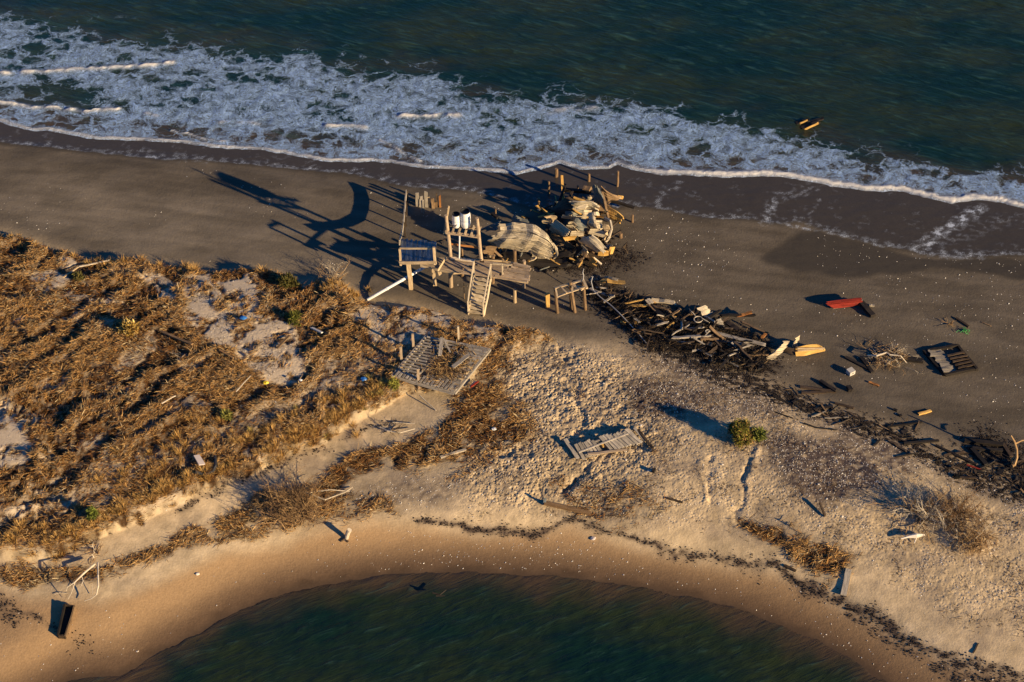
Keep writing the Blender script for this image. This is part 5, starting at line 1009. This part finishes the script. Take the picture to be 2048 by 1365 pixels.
for p, q, w, lab, mt in [((1130, 884), (1156, 920), .22, 'grey plank propped against the left end of the walkway panel', 'grey'), ((1258, 868), (1280, 889), .2, 'silver board at the right end of the walkway panel', 'drift'), ((1268, 862), (1290, 884), .16, 'second silver board beyond the right end of the walkway panel', 'grey'), ((1275, 866), (1306, 900), .14, 'dark board outermost at the right end of the walkway panel', 'dark'), ((1245, 869), (1268, 860), .14, 'short board behind the right end of the walkway panel', 'deck'), ((1190, 877), (1232, 872), .12, 'pale board lying behind the walkway panel', 'beam'), ((1175, 915), (1255, 902), .14, 'weathered board under the front edge of the walkway panel', 'deck')]:
    b = MB(); b.board(gnd(*p)+Vector((0, 0, .25)), gnd(*q)+Vector((0, 0, .1)), w, .05); tag(b.build('loose_board', M[mt]), lab, 'board', 'boards round the walkway panel')

# ------------------------------------------------------------------ single finds on the sand
SF = 'single timbers on the open sand'
for lab, mt, p, q, w, t, h0, h1 in [('rusty brown pole lying along the bay side wrack', 'bark', (1088, 1009), (1182, 1030), .2, .16, .12, .08), ('flat grey plank lying toward the bay at the end of the straw tongue', 'grey', (1697, 1141), (1687, 1192), .3, .1, .12, .1), ('pale plank lying on the straw below the fallen deck', 'drift', (882, 918), (932, 902), .14, .1, .12, .1), ('small dark plank near the bay shore wrack', 'dark', (1568, 1132), (1592, 1143), .14, .08, .04, .04), ('brown stick on the bay beach wrack, far right', 'dark', (1946, 1308), (1956, 1288), .06, .05, .03, .03), ('tiny black plank just below the wrack line', 'char', (1692, 1219), (1710, 1222), .1, .06, .03, .03), ('dark grey bone like stick standing in the dark shells', 'dark', (1638, 1012), (1650, 1034), .1, .1, .3, .05), ('grey plank in the straw below the rib track', 'dark', (1335, 998), (1364, 1006), .1, .07, .06, .05), ('small dark post stub beside the walkway', 'char', (1306, 948), (1309, 942), .14, .2, .12, .12), ('long thin stick at the head of the bay scarp', 'grey', (840, 800), (872, 822), .05, .05, .35, .05), ('pale branch lying in the grass of the dune', 'drift', (473, 788), (502, 758), .05, .05, .2, .25), ('second pale branch lying in the dune straw', 'drift', (325, 812), (352, 798), .05, .05, .2, .25), ('brown board in the dune straw', 'bark', (325, 670), (385, 695), .14, .08, .25, .25), ('dark board in the sandy hollow of the dune', 'brown', (555, 700), (580, 675), .14, .08, .15, .15), ('pale stick at the seaward edge of the dune', 'drift', (160, 540), (222, 528), .07, .06, .25, .25), ('orange stick in the dune edge', 'beam', (128, 560), (160, 538), .08, .06, .2, .22), ('brown pole deep in the dune straw', 'bark', (440, 705), (468, 722), .12, .08, .2, .2)]:
    b = MB(); b.board(gnd(*p)+Vector((0, 0, h0)), gnd(*q)+Vector((0, 0, h1)), w, t, rag=.04); tag(b.build('stray_timber', M[mt]), lab, 'timber', SF)
for p, q in (((1088, 1009), (1093, 990)),):
    b = MB(); b.board(gnd(*p), gnd(*p)+Vector((.06, 0, .5)), .14, .06, up=(0, -1, 0)); tag(b.build('upright_board', M['slate']), 'short bluish board standing at the left end of the rusty pole', 'board')
g = gnd(690, 1079); b = MB(); b.pole(g-Vector((0, 0, .1)), g+Vector((.28, .05, .72)), .10, .13, 9, wob=.03); tag(b.build('log_stub', M['drift']), 'pale leaning log stub casting a long shadow on the bay beach', 'log')
b = MB(); b.tube([gnd(682, 1084)+Vector((0, 0, .05)), gnd(690, 1080)+Vector((0, 0, .08)), gnd(697, 1085)+Vector((0, 0, .04))], .06, 6); tag(b.build('driftwood', M['dark']), 'dark root at the foot of the leaning log stub', 'driftwood')
b = MB(); b.tube([gnd(1800, 1084)+Vector((0, 0, .25)), gnd(1815, 1081)+Vector((0, 0, .3)), gnd(1830, 1079)+Vector((0, 0, .3)), gnd(1847, 1075)+Vector((0, 0, .2))], [.03, .07, .13, .05], 7); b.tube([gnd(1832, 1080)+Vector((0, 0, .25)), gnd(1828, 1088)+Vector((0, 0, .06))], .03, 5); tag(b.build('driftwood', M['shell']), 'bright white driftwood piece lying below the two tangled bushes', 'driftwood')
tr = thing('trough', gnd(132, 1250), 'open dark wooden trough lying on the bay beach, its lit long side coloured browner', 'trough')
tc = [gnd(*p) for p in ((118, 1276), (132, 1278), (151, 1219), (131, 1214))]
for i, (h, mt) in enumerate(((.3, 'dark'), (.34, 'brown'), (.3, 'dark'), (.38, 'char'))):  # lit long side browner, rest darker: sunlight and inside shade put into board colours
    b = MB(); p, q = tc[i], tc[(i+1) % 4]; b.board(p+Vector((0, 0, h/2-.05)), q+Vector((0, 0, h/2-.05)), .07, h, rag=.01); b.build('side_board', M[mt], tr)
b = MB(); b.sheet([[tc[0]+Vector((0, 0, .06)), tc[1]+Vector((0, 0, .06))], [tc[3]+Vector((0, 0, .06)), tc[2]+Vector((0, 0, .06))]], thick=.04, crumple=.01, board=0); b.build('bottom', M['char'], tr)
b = MB(); b.tube([gnd(x, y)+Vector((0, 0, .22)) for x, y in ((392, 951), (405, 954), (418, 953), (427, 948), (432, 938), (432, 928), (431, 918))], .085, 8); tag(b.build('drain_hose', M['hose']), 'thick black hose bent round at the edge of the bay scarp', 'hose')
def slab(name, lab, cat, mt, pts, t=.06, h=.2):
    b = MB(); c = [gnd(*p)+Vector((0, 0, h+random.uniform(-.03, .06))) for p in pts]; b.sheet([[c[0], c[1]], [c[3], c[2]]], thick=t, crumple=.02, jag=.03, tint=1.0, board=0); return tag(b.build(name, M[mt]), lab, cat)
slab('sheet_board', 'pinkish white rectangular board lying by the black hose', 'board', 'pinkwhite', [(388, 917), (400, 916), (411, 933), (399, 936)])
slab('sheet_board', 'bright white board lying on the dune straw behind the fallen deck', 'board', 'shell', [(621, 664), (627, 663), (647, 673), (643, 675)], h=.3)
slab('sheet_board', 'pale red edged board right of the fallen deck', 'board', 'pinkwhite', [(938, 778), (946, 776), (956, 768), (948, 768)], h=.15)
b = MB(); b.board(gnd(941, 779)+Vector((0, 0, .18)), gnd(957, 768)+Vector((0, 0, .2)), .09, .07, tint=1); tag(b.build('painted_stick', M['red']), 'faded red stick right of the fallen deck', 'stick')
def lump(name, lab, cat, mt, px, py, r, sq=.6, up=.15):
    g = gnd(px, py); bm = bmesh.new(); bmesh.ops.create_icosphere(bm, subdivisions=2, radius=r)
    for v in bm.verts: v.co *= 1+random.uniform(-.18, .18); v.co.z *= sq; v.co.x *= 1.3
    me = bpy.data.meshes.new(name); bm.to_mesh(me); bm.free(); o = link(name, me, M[mt]); o.location = g+Vector((0, 0, up)); return tag(o, lab, cat)
lump('plastic_can', 'bright blue plastic can on the sandy hollow of the dune', 'litter', 'blue', 487, 640, .17)
lump('plastic_can', 'blue plastic can half hidden in the straw left of the fallen deck', 'litter', 'blue', 728, 762, .15)
lump('plastic_bag', 'yellow scrap of plastic in the dune straw', 'litter', 'yellow', 533, 772, .13, up=.25)
lump('buoy', 'small white float on the straw below the fallen deck', 'float', 'white', 988, 862, .10)
lump('buoy', 'tiny white float in the dune straw below the yellow scrap', 'float', 'white', 602, 768, .08, up=.25)
lump('stone', 'pale stone on the smooth bay beach', 'stone', 'shell', 395, 1149, .09, up=.03)
lump('stone', 'pale flat stone in the black wrack, far right', 'stone', 'beam', 1912, 955, .16, up=.06)
lump('stone', 'pale stone below the bend of the bay wrack line', 'stone', 'pinkwhite', 1186, 1078, .11, up=.04)
b = MB(); net = gnd(1928, 664)
for i in range(14):
    a = random.uniform(0, 6.28); p = net+Vector((random.gauss(0, .15), random.gauss(0, .09), .05)); b.tube([p, p+Vector((.15*math.cos(a), .15*math.sin(a), .08)), p+Vector((.28*math.cos(a+.6), .28*math.sin(a+.6), .0))], .014, 4, tint=1)
tag(b.build('fishing_net', M['green']), 'scrap of bright green net on the damp beach', 'net')

# ------------------------------------------------------------------ bare branches
def branch(b, p, d, L, r, depth, tint=None, curl=.35, gravity=-.02):
    n = 4; pts = [p]; dd = d.normalized()
    for i in range(n):
        dd = (dd+Vector((random.gauss(0, curl), random.gauss(0, curl), random.gauss(0, curl*.7)+gravity))*.5).normalized(); pts.append(pts[-1]+dd*L/n)
    for q in pts[1:]:
        gz = hz(q.x, q.y)+.02
        if q.z < gz: q.z = gz
    b.tube(pts, [r*(1-.62*i/n) for i in range(n+1)], 5 if r > .03 else 3, tint, cap=False)
    if depth:
        for k_ in range(random.choice((2, 3, 3))):
            i = random.randint(1, n); a = random.uniform(-1.1, 1.1)
            nd = (dd+Vector((random.gauss(0, .6), random.gauss(0, .6), random.gauss(.15, .45)))).normalized(); branch(b, pts[i], nd, L*random.uniform(.45, .8), r*.55, depth-1, tint, curl, gravity)
def bare_bush(px, py, lab, n, L, spread, r=.035, depth=3, mt='twig', mt2='drift', bias=Vector((0, 0, 0)), ptw=.3, squat=.55, name='dead_bush'):
    g = gnd(px, py); t = thing(name, g, lab, 'bush')
    b = MB(); b.pole(g-Vector((0, 0, .2)), g+Vector((.1, 0, .3)), r*2.2, r*1.6, 7); b.build('stump', M['bark'], t)
    b1 = MB(); b2 = MB()
    for i in range(n):
        a = random.uniform(0, 6.28); p = g+Vector((random.gauss(0, spread), random.gauss(0, spread*.7), .12)); p.z = hz(p.x, p.y)+.08
        d = Vector((math.cos(a), math.sin(a), random.uniform(.15, 1.2)*squat))+bias
        branch(b2 if random.random() < ptw else b1, p, d, L*random.uniform(.6, 1.2), r*random.uniform(.5, 1.1), depth)
    b1.build('twigs', M[mt], t)
    if b2.v: b2.build('pale_branches', M[mt2], t)
bare_bush(590, 1018, 'huge tangle of bare brown branches beside the straw on the bay beach', 170, 1.0, .62, .036, 3, mt='bark', mt2='twig', bias=Vector((-.2, 0, .25)), ptw=.45, squat=.8)
bare_bush(1850, 1030, 'tangled dead bush with bleached curved branches on the open sand', 75, 1.0, .55, .042, 3, bias=Vector((-.3, .1, .1)), ptw=.45, squat=.4)
bare_bush(1905, 1035, 'brown dead bush right beside the bleached one', 90, .8, .42, .036, 3, ptw=.1, mt='bark', bias=Vector((.2, -.1, .3)))
bare_bush(1948, 1085, 'small golden dead bush lowest at the right of the open sand', 60, .8, .35, .034, 3, ptw=.1, bias=Vector((-.1, -.1, .2)), squat=.4)
bare_bush(662, 560, 'wispy dead bush at the seaward tip of the dune', 20, .8, .3, .022, 3, ptw=.5, bias=Vector((.2, 0, .3)))
bare_bush(1775, 715, 'dry roots and weed caught against the sunken hatch', 75, .6, .5, .03, 2, ptw=.3, squat=.25, bias=Vector((.3, 0, 0)))
bare_bush(380, 712, 'dark rooty stump in the middle of the dune straw', 10, .9, .25, .035, 2, ptw=.35, squat=.3, bias=Vector((-.1, -.3, 0)))
bare_bush(1303, 905, 'dry weed caught at the right end of the walkway panel', 9, .45, .2, .02, 2, ptw=.2, squat=.4)
bare_bush(782, 864, 'dark spiky driftwood root at the top of the straw band', 10, .55, .12, .025, 2, mt='dark', ptw=.15, squat=.8)
bare_bush(1165, 793, 'small dry weed lump on the trampled sand', 9, .4, .2, .02, 2, ptw=.1, squat=.4)
bare_bush(1578, 1052, 'golden weed lump at the head of the straw tongue', 8, .4, .2, .02, 2, ptw=.1, squat=.4)
bare_bush(1900, 650, 'little pale weed scraps left of the green net', 9, .4, .12, .02, 1, ptw=0, squat=.3)
bare_bush(195, 1108, 'dark root ball of the bleached branch on the bay beach', 14, .5, .18, .025, 2, mt='bark', ptw=.1, squat=.6)
def limb(b, pts, r0, r1, n=7): 
    z_ = max(gnd(pts[0][0], pts[0][1]).z, .3); P_ = [at(x, y, z_+h) for x, y, h in pts]; b.tube(P_, [r0+(r1-r0)*i/(len(P_)-1) for i in range(len(P_))], n)
qd = zp(0, 1040, 3.938)
def qv(l): return [(*qd(x, y), h) for x, y, h in l]
b = MB(); limb(b, qv([(745,350,.5),(690,395,.9),(640,440,1.0),(590,490,.8),(530,530,.6),(520,560,.35)]), 0.062, 0.021); limb(b, qv([(590,490,.8),(575,540,.6),(560,580,.4),(535,625,.1)]), 0.031, 0.014); limb(b, qv([(770,340,.4),(772,440,.8),(775,520,.7),(760,590,.4),(720,620,.2),(665,640,.06)]), 0.053, 0.017); limb(b, qv([(772,440,.8),(730,470,.7)]), 0.025, 0.014); limb(b, qv([(640,440,1.0),(655,480,.9),(640,520,.8)]), 0.025, 0.010); limb(b, qv([(740,300,.6),(725,270,.8)]), 0.025, 0.014); limb(b, qv([(430,585,.06),(480,575,.1),(540,580,.05)]), 0.019, 0.010); limb(b, qv([(730,590,.1),(728,510,.3)]), 0.019, 0.010)
tag(b.build('driftwood_branch', M['drift']), 'large bleached forked branch reaching toward the bay', 'driftwood')
def q7v(l): return [(*q7(x, y), h) for x, y, h in l]
b = MB(); limb(b, q7v([(1980,655,.1),(1998,600,.5),(1998,545,.9),(1982,490,1.3),(1958,450,1.6)]), .10, .04); limb(b, q7v([(1988,505,1.2),(2030,485,1.3),(2070,480,1.3)]), .06, .03); limb(b, q7v([(1995,590,.6),(1970,610,.4),(1960,640,.2)]), .07, .03); limb(b, q7v([(1965,660,.2),(1985,650,.2)]), .1, .06)
tag(b.build('driftwood', M['twig']), 'pale forked driftwood trunk standing in the black wreckage at the right edge', 'driftwood')
b = MB(); limb(b, [(785, 845, .1), (830, 848, .15), (810, 870, .1), (786, 876, .1)][:2], .04, .02); limb(b, [(760, 855, .15), (775, 862, .2), (800, 866, .25), (830, 858, .2)], .05, .02); tag(b.build('driftwood', M['drift']), 'thin pale branch lying above the straw band', 'driftwood')
b = MB(); limb(b, [(610, 985, .4), (650, 1000, .35), (690, 985, .2), (705, 975, .1)], .05, .02); limb(b, [(620, 985, .5), (660, 980, .35), (700, 983, .15)], .045, .02); tag(b.build('driftwood', M['drift']), 'pair of pale branches reaching right from the huge tangle', 'driftwood')
b = MB(); limb(b, [(*q6(x, y), h) for x, y, h in ((620,690,.3),(700,695,.5),(790,665,.6),(820,685,.6),(920,695,.6),(975,760,.15))], .06, .025); tag(b.build('driftwood', M['drift']), 'crooked pale branch lying left of the sunken hatch', 'driftwood')
b = MB(); limb(b, [(865, 1186, .12), (880, 1190, .1), (892, 1180, .12)], .05, .03); limb(b, [(872, 1192, .1), (890, 1192, .1)], .05, .02); tag(b.build('driftwood', M['char']), 'small black branch showing in the shallow bay water', 'driftwood')

# ------------------------------------------------------------------ green bushes
def leafy(px, py, lab, w, h, n, cols, size, name='green_bush', trunk=True, cat='bush'):
    g = gnd(px, py); t = thing(name, g, lab, cat)
    b = MB(); b.tube([g-Vector((0, 0, .1)), g+Vector((.02, 0, h*.35)), g+Vector((.05, .02, h*.7))], [.05, .04, .015], 6)
    for i in range(7):
        a = random.uniform(0, 6.28); b.tube([g+Vector((0, 0, h*.1*i/3+.05)), g+Vector((w*.5*math.cos(a), w*.5*math.sin(a)*.8, h*random.uniform(.3, .8)))], [.03, .008], 4)
    b.build('trunk', M['bark'], t)
    cl = [(random.uniform(0, 6.28), random.uniform(.1, .8), random.uniform(.15, .95), random.uniform(.18, .32)) for _ in range(20)]
    pos = np.empty((n, 3)); 
    for i in range(n):
        a, rr, zz, s = cl[i % 20]; rr *= (1.15-zz*.75)
        pos[i] = (rr*w*.62*math.cos(a)+rng.normal(0, s*w*.36), rr*w*.55*math.sin(a)+rng.normal(0, s*w*.36), max(.03, zz*h+rng.normal(0, s*h*.4)))
    col = np.array(cols)[rng.integers(0, len(cols), n)]*rng.uniform(.6, 1.3, (n, 1)); az = rng.uniform(0, 6.28, n)
    V, Fq, cc = blades(n, pos, np.full(n, size)*rng.uniform(.6, 1.4, n), np.full(n, size*.3), az, rng.normal(.35, .45, n), col, rng, lift=0)
    o = link('foliage', np_mesh('foliage', V, Fq, {'tint': ('FLOAT_COLOR', rgba(cc))}, False), STRAWM, t)
leafy(1480, 878, 'round dark green bush alone on the sand, casting a long shadow', 1.45, 1.1, 5200, [(.13,.13,.02), (.20,.18,.03), (.07,.08,.015), (.28,.20,.05), (.30,.17,.06)], .15)
leafy(1515, 874, 'low green side clump leaning out of the round bush', .85, .4, 1500, [(.12,.15,.03), (.18,.19,.04)], .2)
leafy(572, 572, 'dark olive shrub at the seaward edge of the dune', 1.2, .7, 1500, [(.09,.085,.02), (.13,.11,.03), (.06,.05,.015)], .18, 'shrub', cat='shrub')
leafy(590, 642, 'green shrub in the middle of the dune above the white board', .9, .5, 900, [(.11,.12,.02), (.16,.15,.03)], .16, 'shrub', cat='shrub')
leafy(186, 1035, 'bright green shrub low at the bay scarp', .7, .55, 800, [(.16,.19,.03), (.11,.13,.025)], .16, 'shrub', cat='shrub')
leafy(786, 776, 'yellow green sprig at the front left corner of the fallen deck', .7, .55, 500, [(.22,.23,.04), (.28,.25,.05)], .14, 'shrub', cat='shrub')
leafy(160, 560, 'small olive shrub near the seaward edge of the dune, far left', .8, .4, 600, [(.12,.11,.03), (.18,.14,.04)], .16, 'shrub', cat='shrub')
leafy(455, 838, 'yellow green grass shrub above the bay scarp', .6, .45, 420, [(.24,.22,.05), (.18,.17,.04)], .2, 'shrub', cat='shrub')
leafy(262, 668, 'bright golden clump of grass standing in the middle of the dune', 1.0, .6, 1500, [(.50,.34,.09), (.40,.25,.06), (.58,.42,.14)], .3, 'grass_clump', cat='grass')

# ------------------------------------------------------------------ tufts of standing grass, each one a thing
tuft_me = []
for k_ in range(7):
    n = 95; a = rng.uniform(0, 6.28, n); rr = np.abs(rng.normal(0, .10, n)); pos = np.column_stack([rr*np.cos(a), rr*np.sin(a), np.zeros(n)])
    t = rng.random((n, 1)); cc = (np.array([.52, .28, .075])*(1-t)+np.array([.66, .43, .16])*t)*rng.uniform(.55, 1.1, (n, 1))
    if k_ > 4: cc = (np.array([.34, .27, .07])*(1-t)+np.array([.50, .38, .12])*t)*rng.uniform(.6, 1.1, (n, 1))
    V, Fq, cc = blades(n, pos, rng.uniform(.25, .55, n), rng.uniform(.011, .020, n), a+rng.normal(0, .5, n), np.clip(rng.normal(1.05, .25, n), .3, 1.5), cc, rng, lift=-.03, droop=.3)
    me = np_mesh('grass_tuft', V, Fq, {'tint': ('FLOAT_COLOR', rgba(cc))}, False); me.materials.append(STRAWM); tuft_me.append(me)
TL = [([(90,1095),(170,1065),(240,1030),(330,990),(420,950),(480,935),(560,900),(640,865),(700,825),(760,790)], 140, .24, 'tall golden beach grass tuft along the bay scarp'), ([(250,950),(330,930),(400,890),(480,870)], 45, 1.1, 'golden beach grass tuft on the slope above the bay scarp'), ([(500,880),(560,860),(640,840),(720,800),(780,780)], 50, .7, 'golden green beach grass tuft between the scarp and the straw'),
      ([(0,1090),(60,1085),(120,1050)], 16, .6, 'beach grass tuft at the bottom left corner of the dune'), ([(620,560),(680,580),(740,590)], 18, .4, 'straw coloured tuft at the seaward tip of the dune'), ([(20,480),(160,525),(320,525),(440,545),(540,560)], 26, .35, 'straw coloured tuft along the seaward dune edge')]
for ln, n, sp, lab in TL:
    g_ = gpoly(ln, .4); seg = np.linalg.norm(np.diff(g_, axis=0), axis=1); cum = np.concatenate([[0], np.cumsum(seg)])
    for i in range(n):
        s = random.uniform(0, cum[-1]); j = min(np.searchsorted(cum, s)-1, len(seg)-1); j = max(j, 0); p = g_[j]+(g_[j+1]-g_[j])*((s-cum[j])/seg[j])+np.array([random.gauss(0, sp), random.gauss(0, sp)])
        o = bpy.data.objects.new('grass_tuft', tuft_me[random.randrange(7) if 'green' in lab else random.randrange(5)]); COL.objects.link(o); o.location = (p[0], p[1], hz(*p)); s_ = random.uniform(.55, 1.15); o.scale = (s_, s_, s_*random.uniform(.8, 1.15)); o.rotation_euler = (0, 0, random.uniform(0, 6.28))
        tag(o, lab, 'grass tuft', 'tufts of standing beach grass')

# ------------------------------------------------------------------ shells
def shell_mesh(k_):
    bm = bmesh.new(); bmesh.ops.create_uvsphere(bm, u_segments=8, v_segments=5, radius=1.0)
    for v in bm.verts:
        v.co.z = max(v.co.z, -.1)*.45; v.co.x *= 1.25*(1+.2*v.co.y); v.co *= 1+.06*math.sin(6*math.atan2(v.co.y, v.co.x+.3)+k_)
    me = bpy.data.meshes.new('shell'); bm.to_mesh(me); bm.free(); me.materials.append(M['shell']); return me
sm = [shell_mesh(k_) for k_ in range(4)]
beach_w = sstep(.3, 1.5, seab)*(wets < -.2)*(sstep(-.3, .5, fbm(X*.15, Y*.3, 3, 901)+.12*(X-2)/8))
bayw = sstep(.3, 1.0, bayb)*(bay_side < -.25)*(.25+2.2*np.exp(-((X+.5)/6)**2)+.5*sstep(2, 12, X))*.9
spit_w = rough_m*.45*sstep(-.2, .6, fbm(X*.4, Y*.4, 2, 903))
for w_, n, lab, s0 in ((beach_w, 120, 'white shell lying on the damp ocean beach', .032), (bayw, 75, 'white shell lying on the golden bay beach', .028), (spit_w, 50, 'pale shell lying on the trampled spit', .045)):
    for p in sample_mask(n, w_):
        o = bpy.data.objects.new('shell', random.choice(sm)); COL.objects.link(o); s = s0*random.uniform(.75, 1.5); o.scale = (s, s, s); o.location = (p[0], p[1], hz(*p)+s*.1); o.rotation_euler = (random.uniform(-.3, .3), random.uniform(-.3, .3), random.uniform(0, 6.28)); tag(o, lab, 'shell', 'shells scattered over the sand')
def chips(name, n, mask, r0, r1, cols, mat, flat_=.5, lift=0.3):
    p = sample_mask(n, mask); z = hz_np(p, Hgrid); r = rng.uniform(r0, r1, n); a = rng.uniform(0, 6.28, n)
    base = np.array([[1, 0, 0], [0, 1, 0], [-1, 0, 0], [0, -1, 0], [0, 0, 1.0]]); V = np.repeat(base[None], n, 0)*r[:, None, None]; V[:, :, 0] *= rng.uniform(.8, 2.2, n)[:, None]; V[:, 4, 2] = r*flat_; V[:, :, 2] += rng.normal(0, .25, (n, 5))*r[:, None]
    ca, sa = np.cos(a)[:, None], np.sin(a)[:, None]; x = V[:, :, 0]*ca-V[:, :, 1]*sa; y = V[:, :, 0]*sa+V[:, :, 1]*ca
    V = np.stack([x+p[:, :1], y+p[:, 1:], V[:, :, 2]+z[:, None]+(r*lift)[:, None]], -1).reshape(-1, 3); b_ = np.arange(n)[:, None]*5
    Ft = np.concatenate([b_+np.array([[0, 1, 4]]), b_+np.array([[1, 2, 4]]), b_+np.array([[2, 3, 4]]), b_+np.array([[3, 0, 4]])])
    cc = np.repeat(np.array(cols)[rng.integers(0, len(cols), n)]*rng.uniform(.7, 1.3, (n, 1)), 5, 0)
    o = link(name, np_mesh(name, V, Ft, {'tint': ('FLOAT_COLOR', rgba(cc))}, False), mat); return o
tag(chips('shell_fragments', 9000, .9*rough_m*sstep(-.4, .6, n_mid)+.9*shell_d+.10*beach_w+.15*bayw+.25*dune_m*(1-straw_m), .012, .032, [(.62,.56,.48), (.5,.44,.37), (.7,.66,.6)], STRAWM), 'crushed pale shell strewn over the spit', 'shell', kind='stuff')
tag(chips('charcoal_fragments', 34000, np.clip(char, 0, 1)**1.5*(.15+sstep(-.2, .4, spk))+.28*wrk*(.3+sstep(-.2, .4, spk)), .012, .042, [(.02,.017,.015), (.035,.027,.022), (.05,.035,.025)], STRAWM, .6), 'black burnt scraps and weed along the wrack lines', 'wrack', kind='stuff')
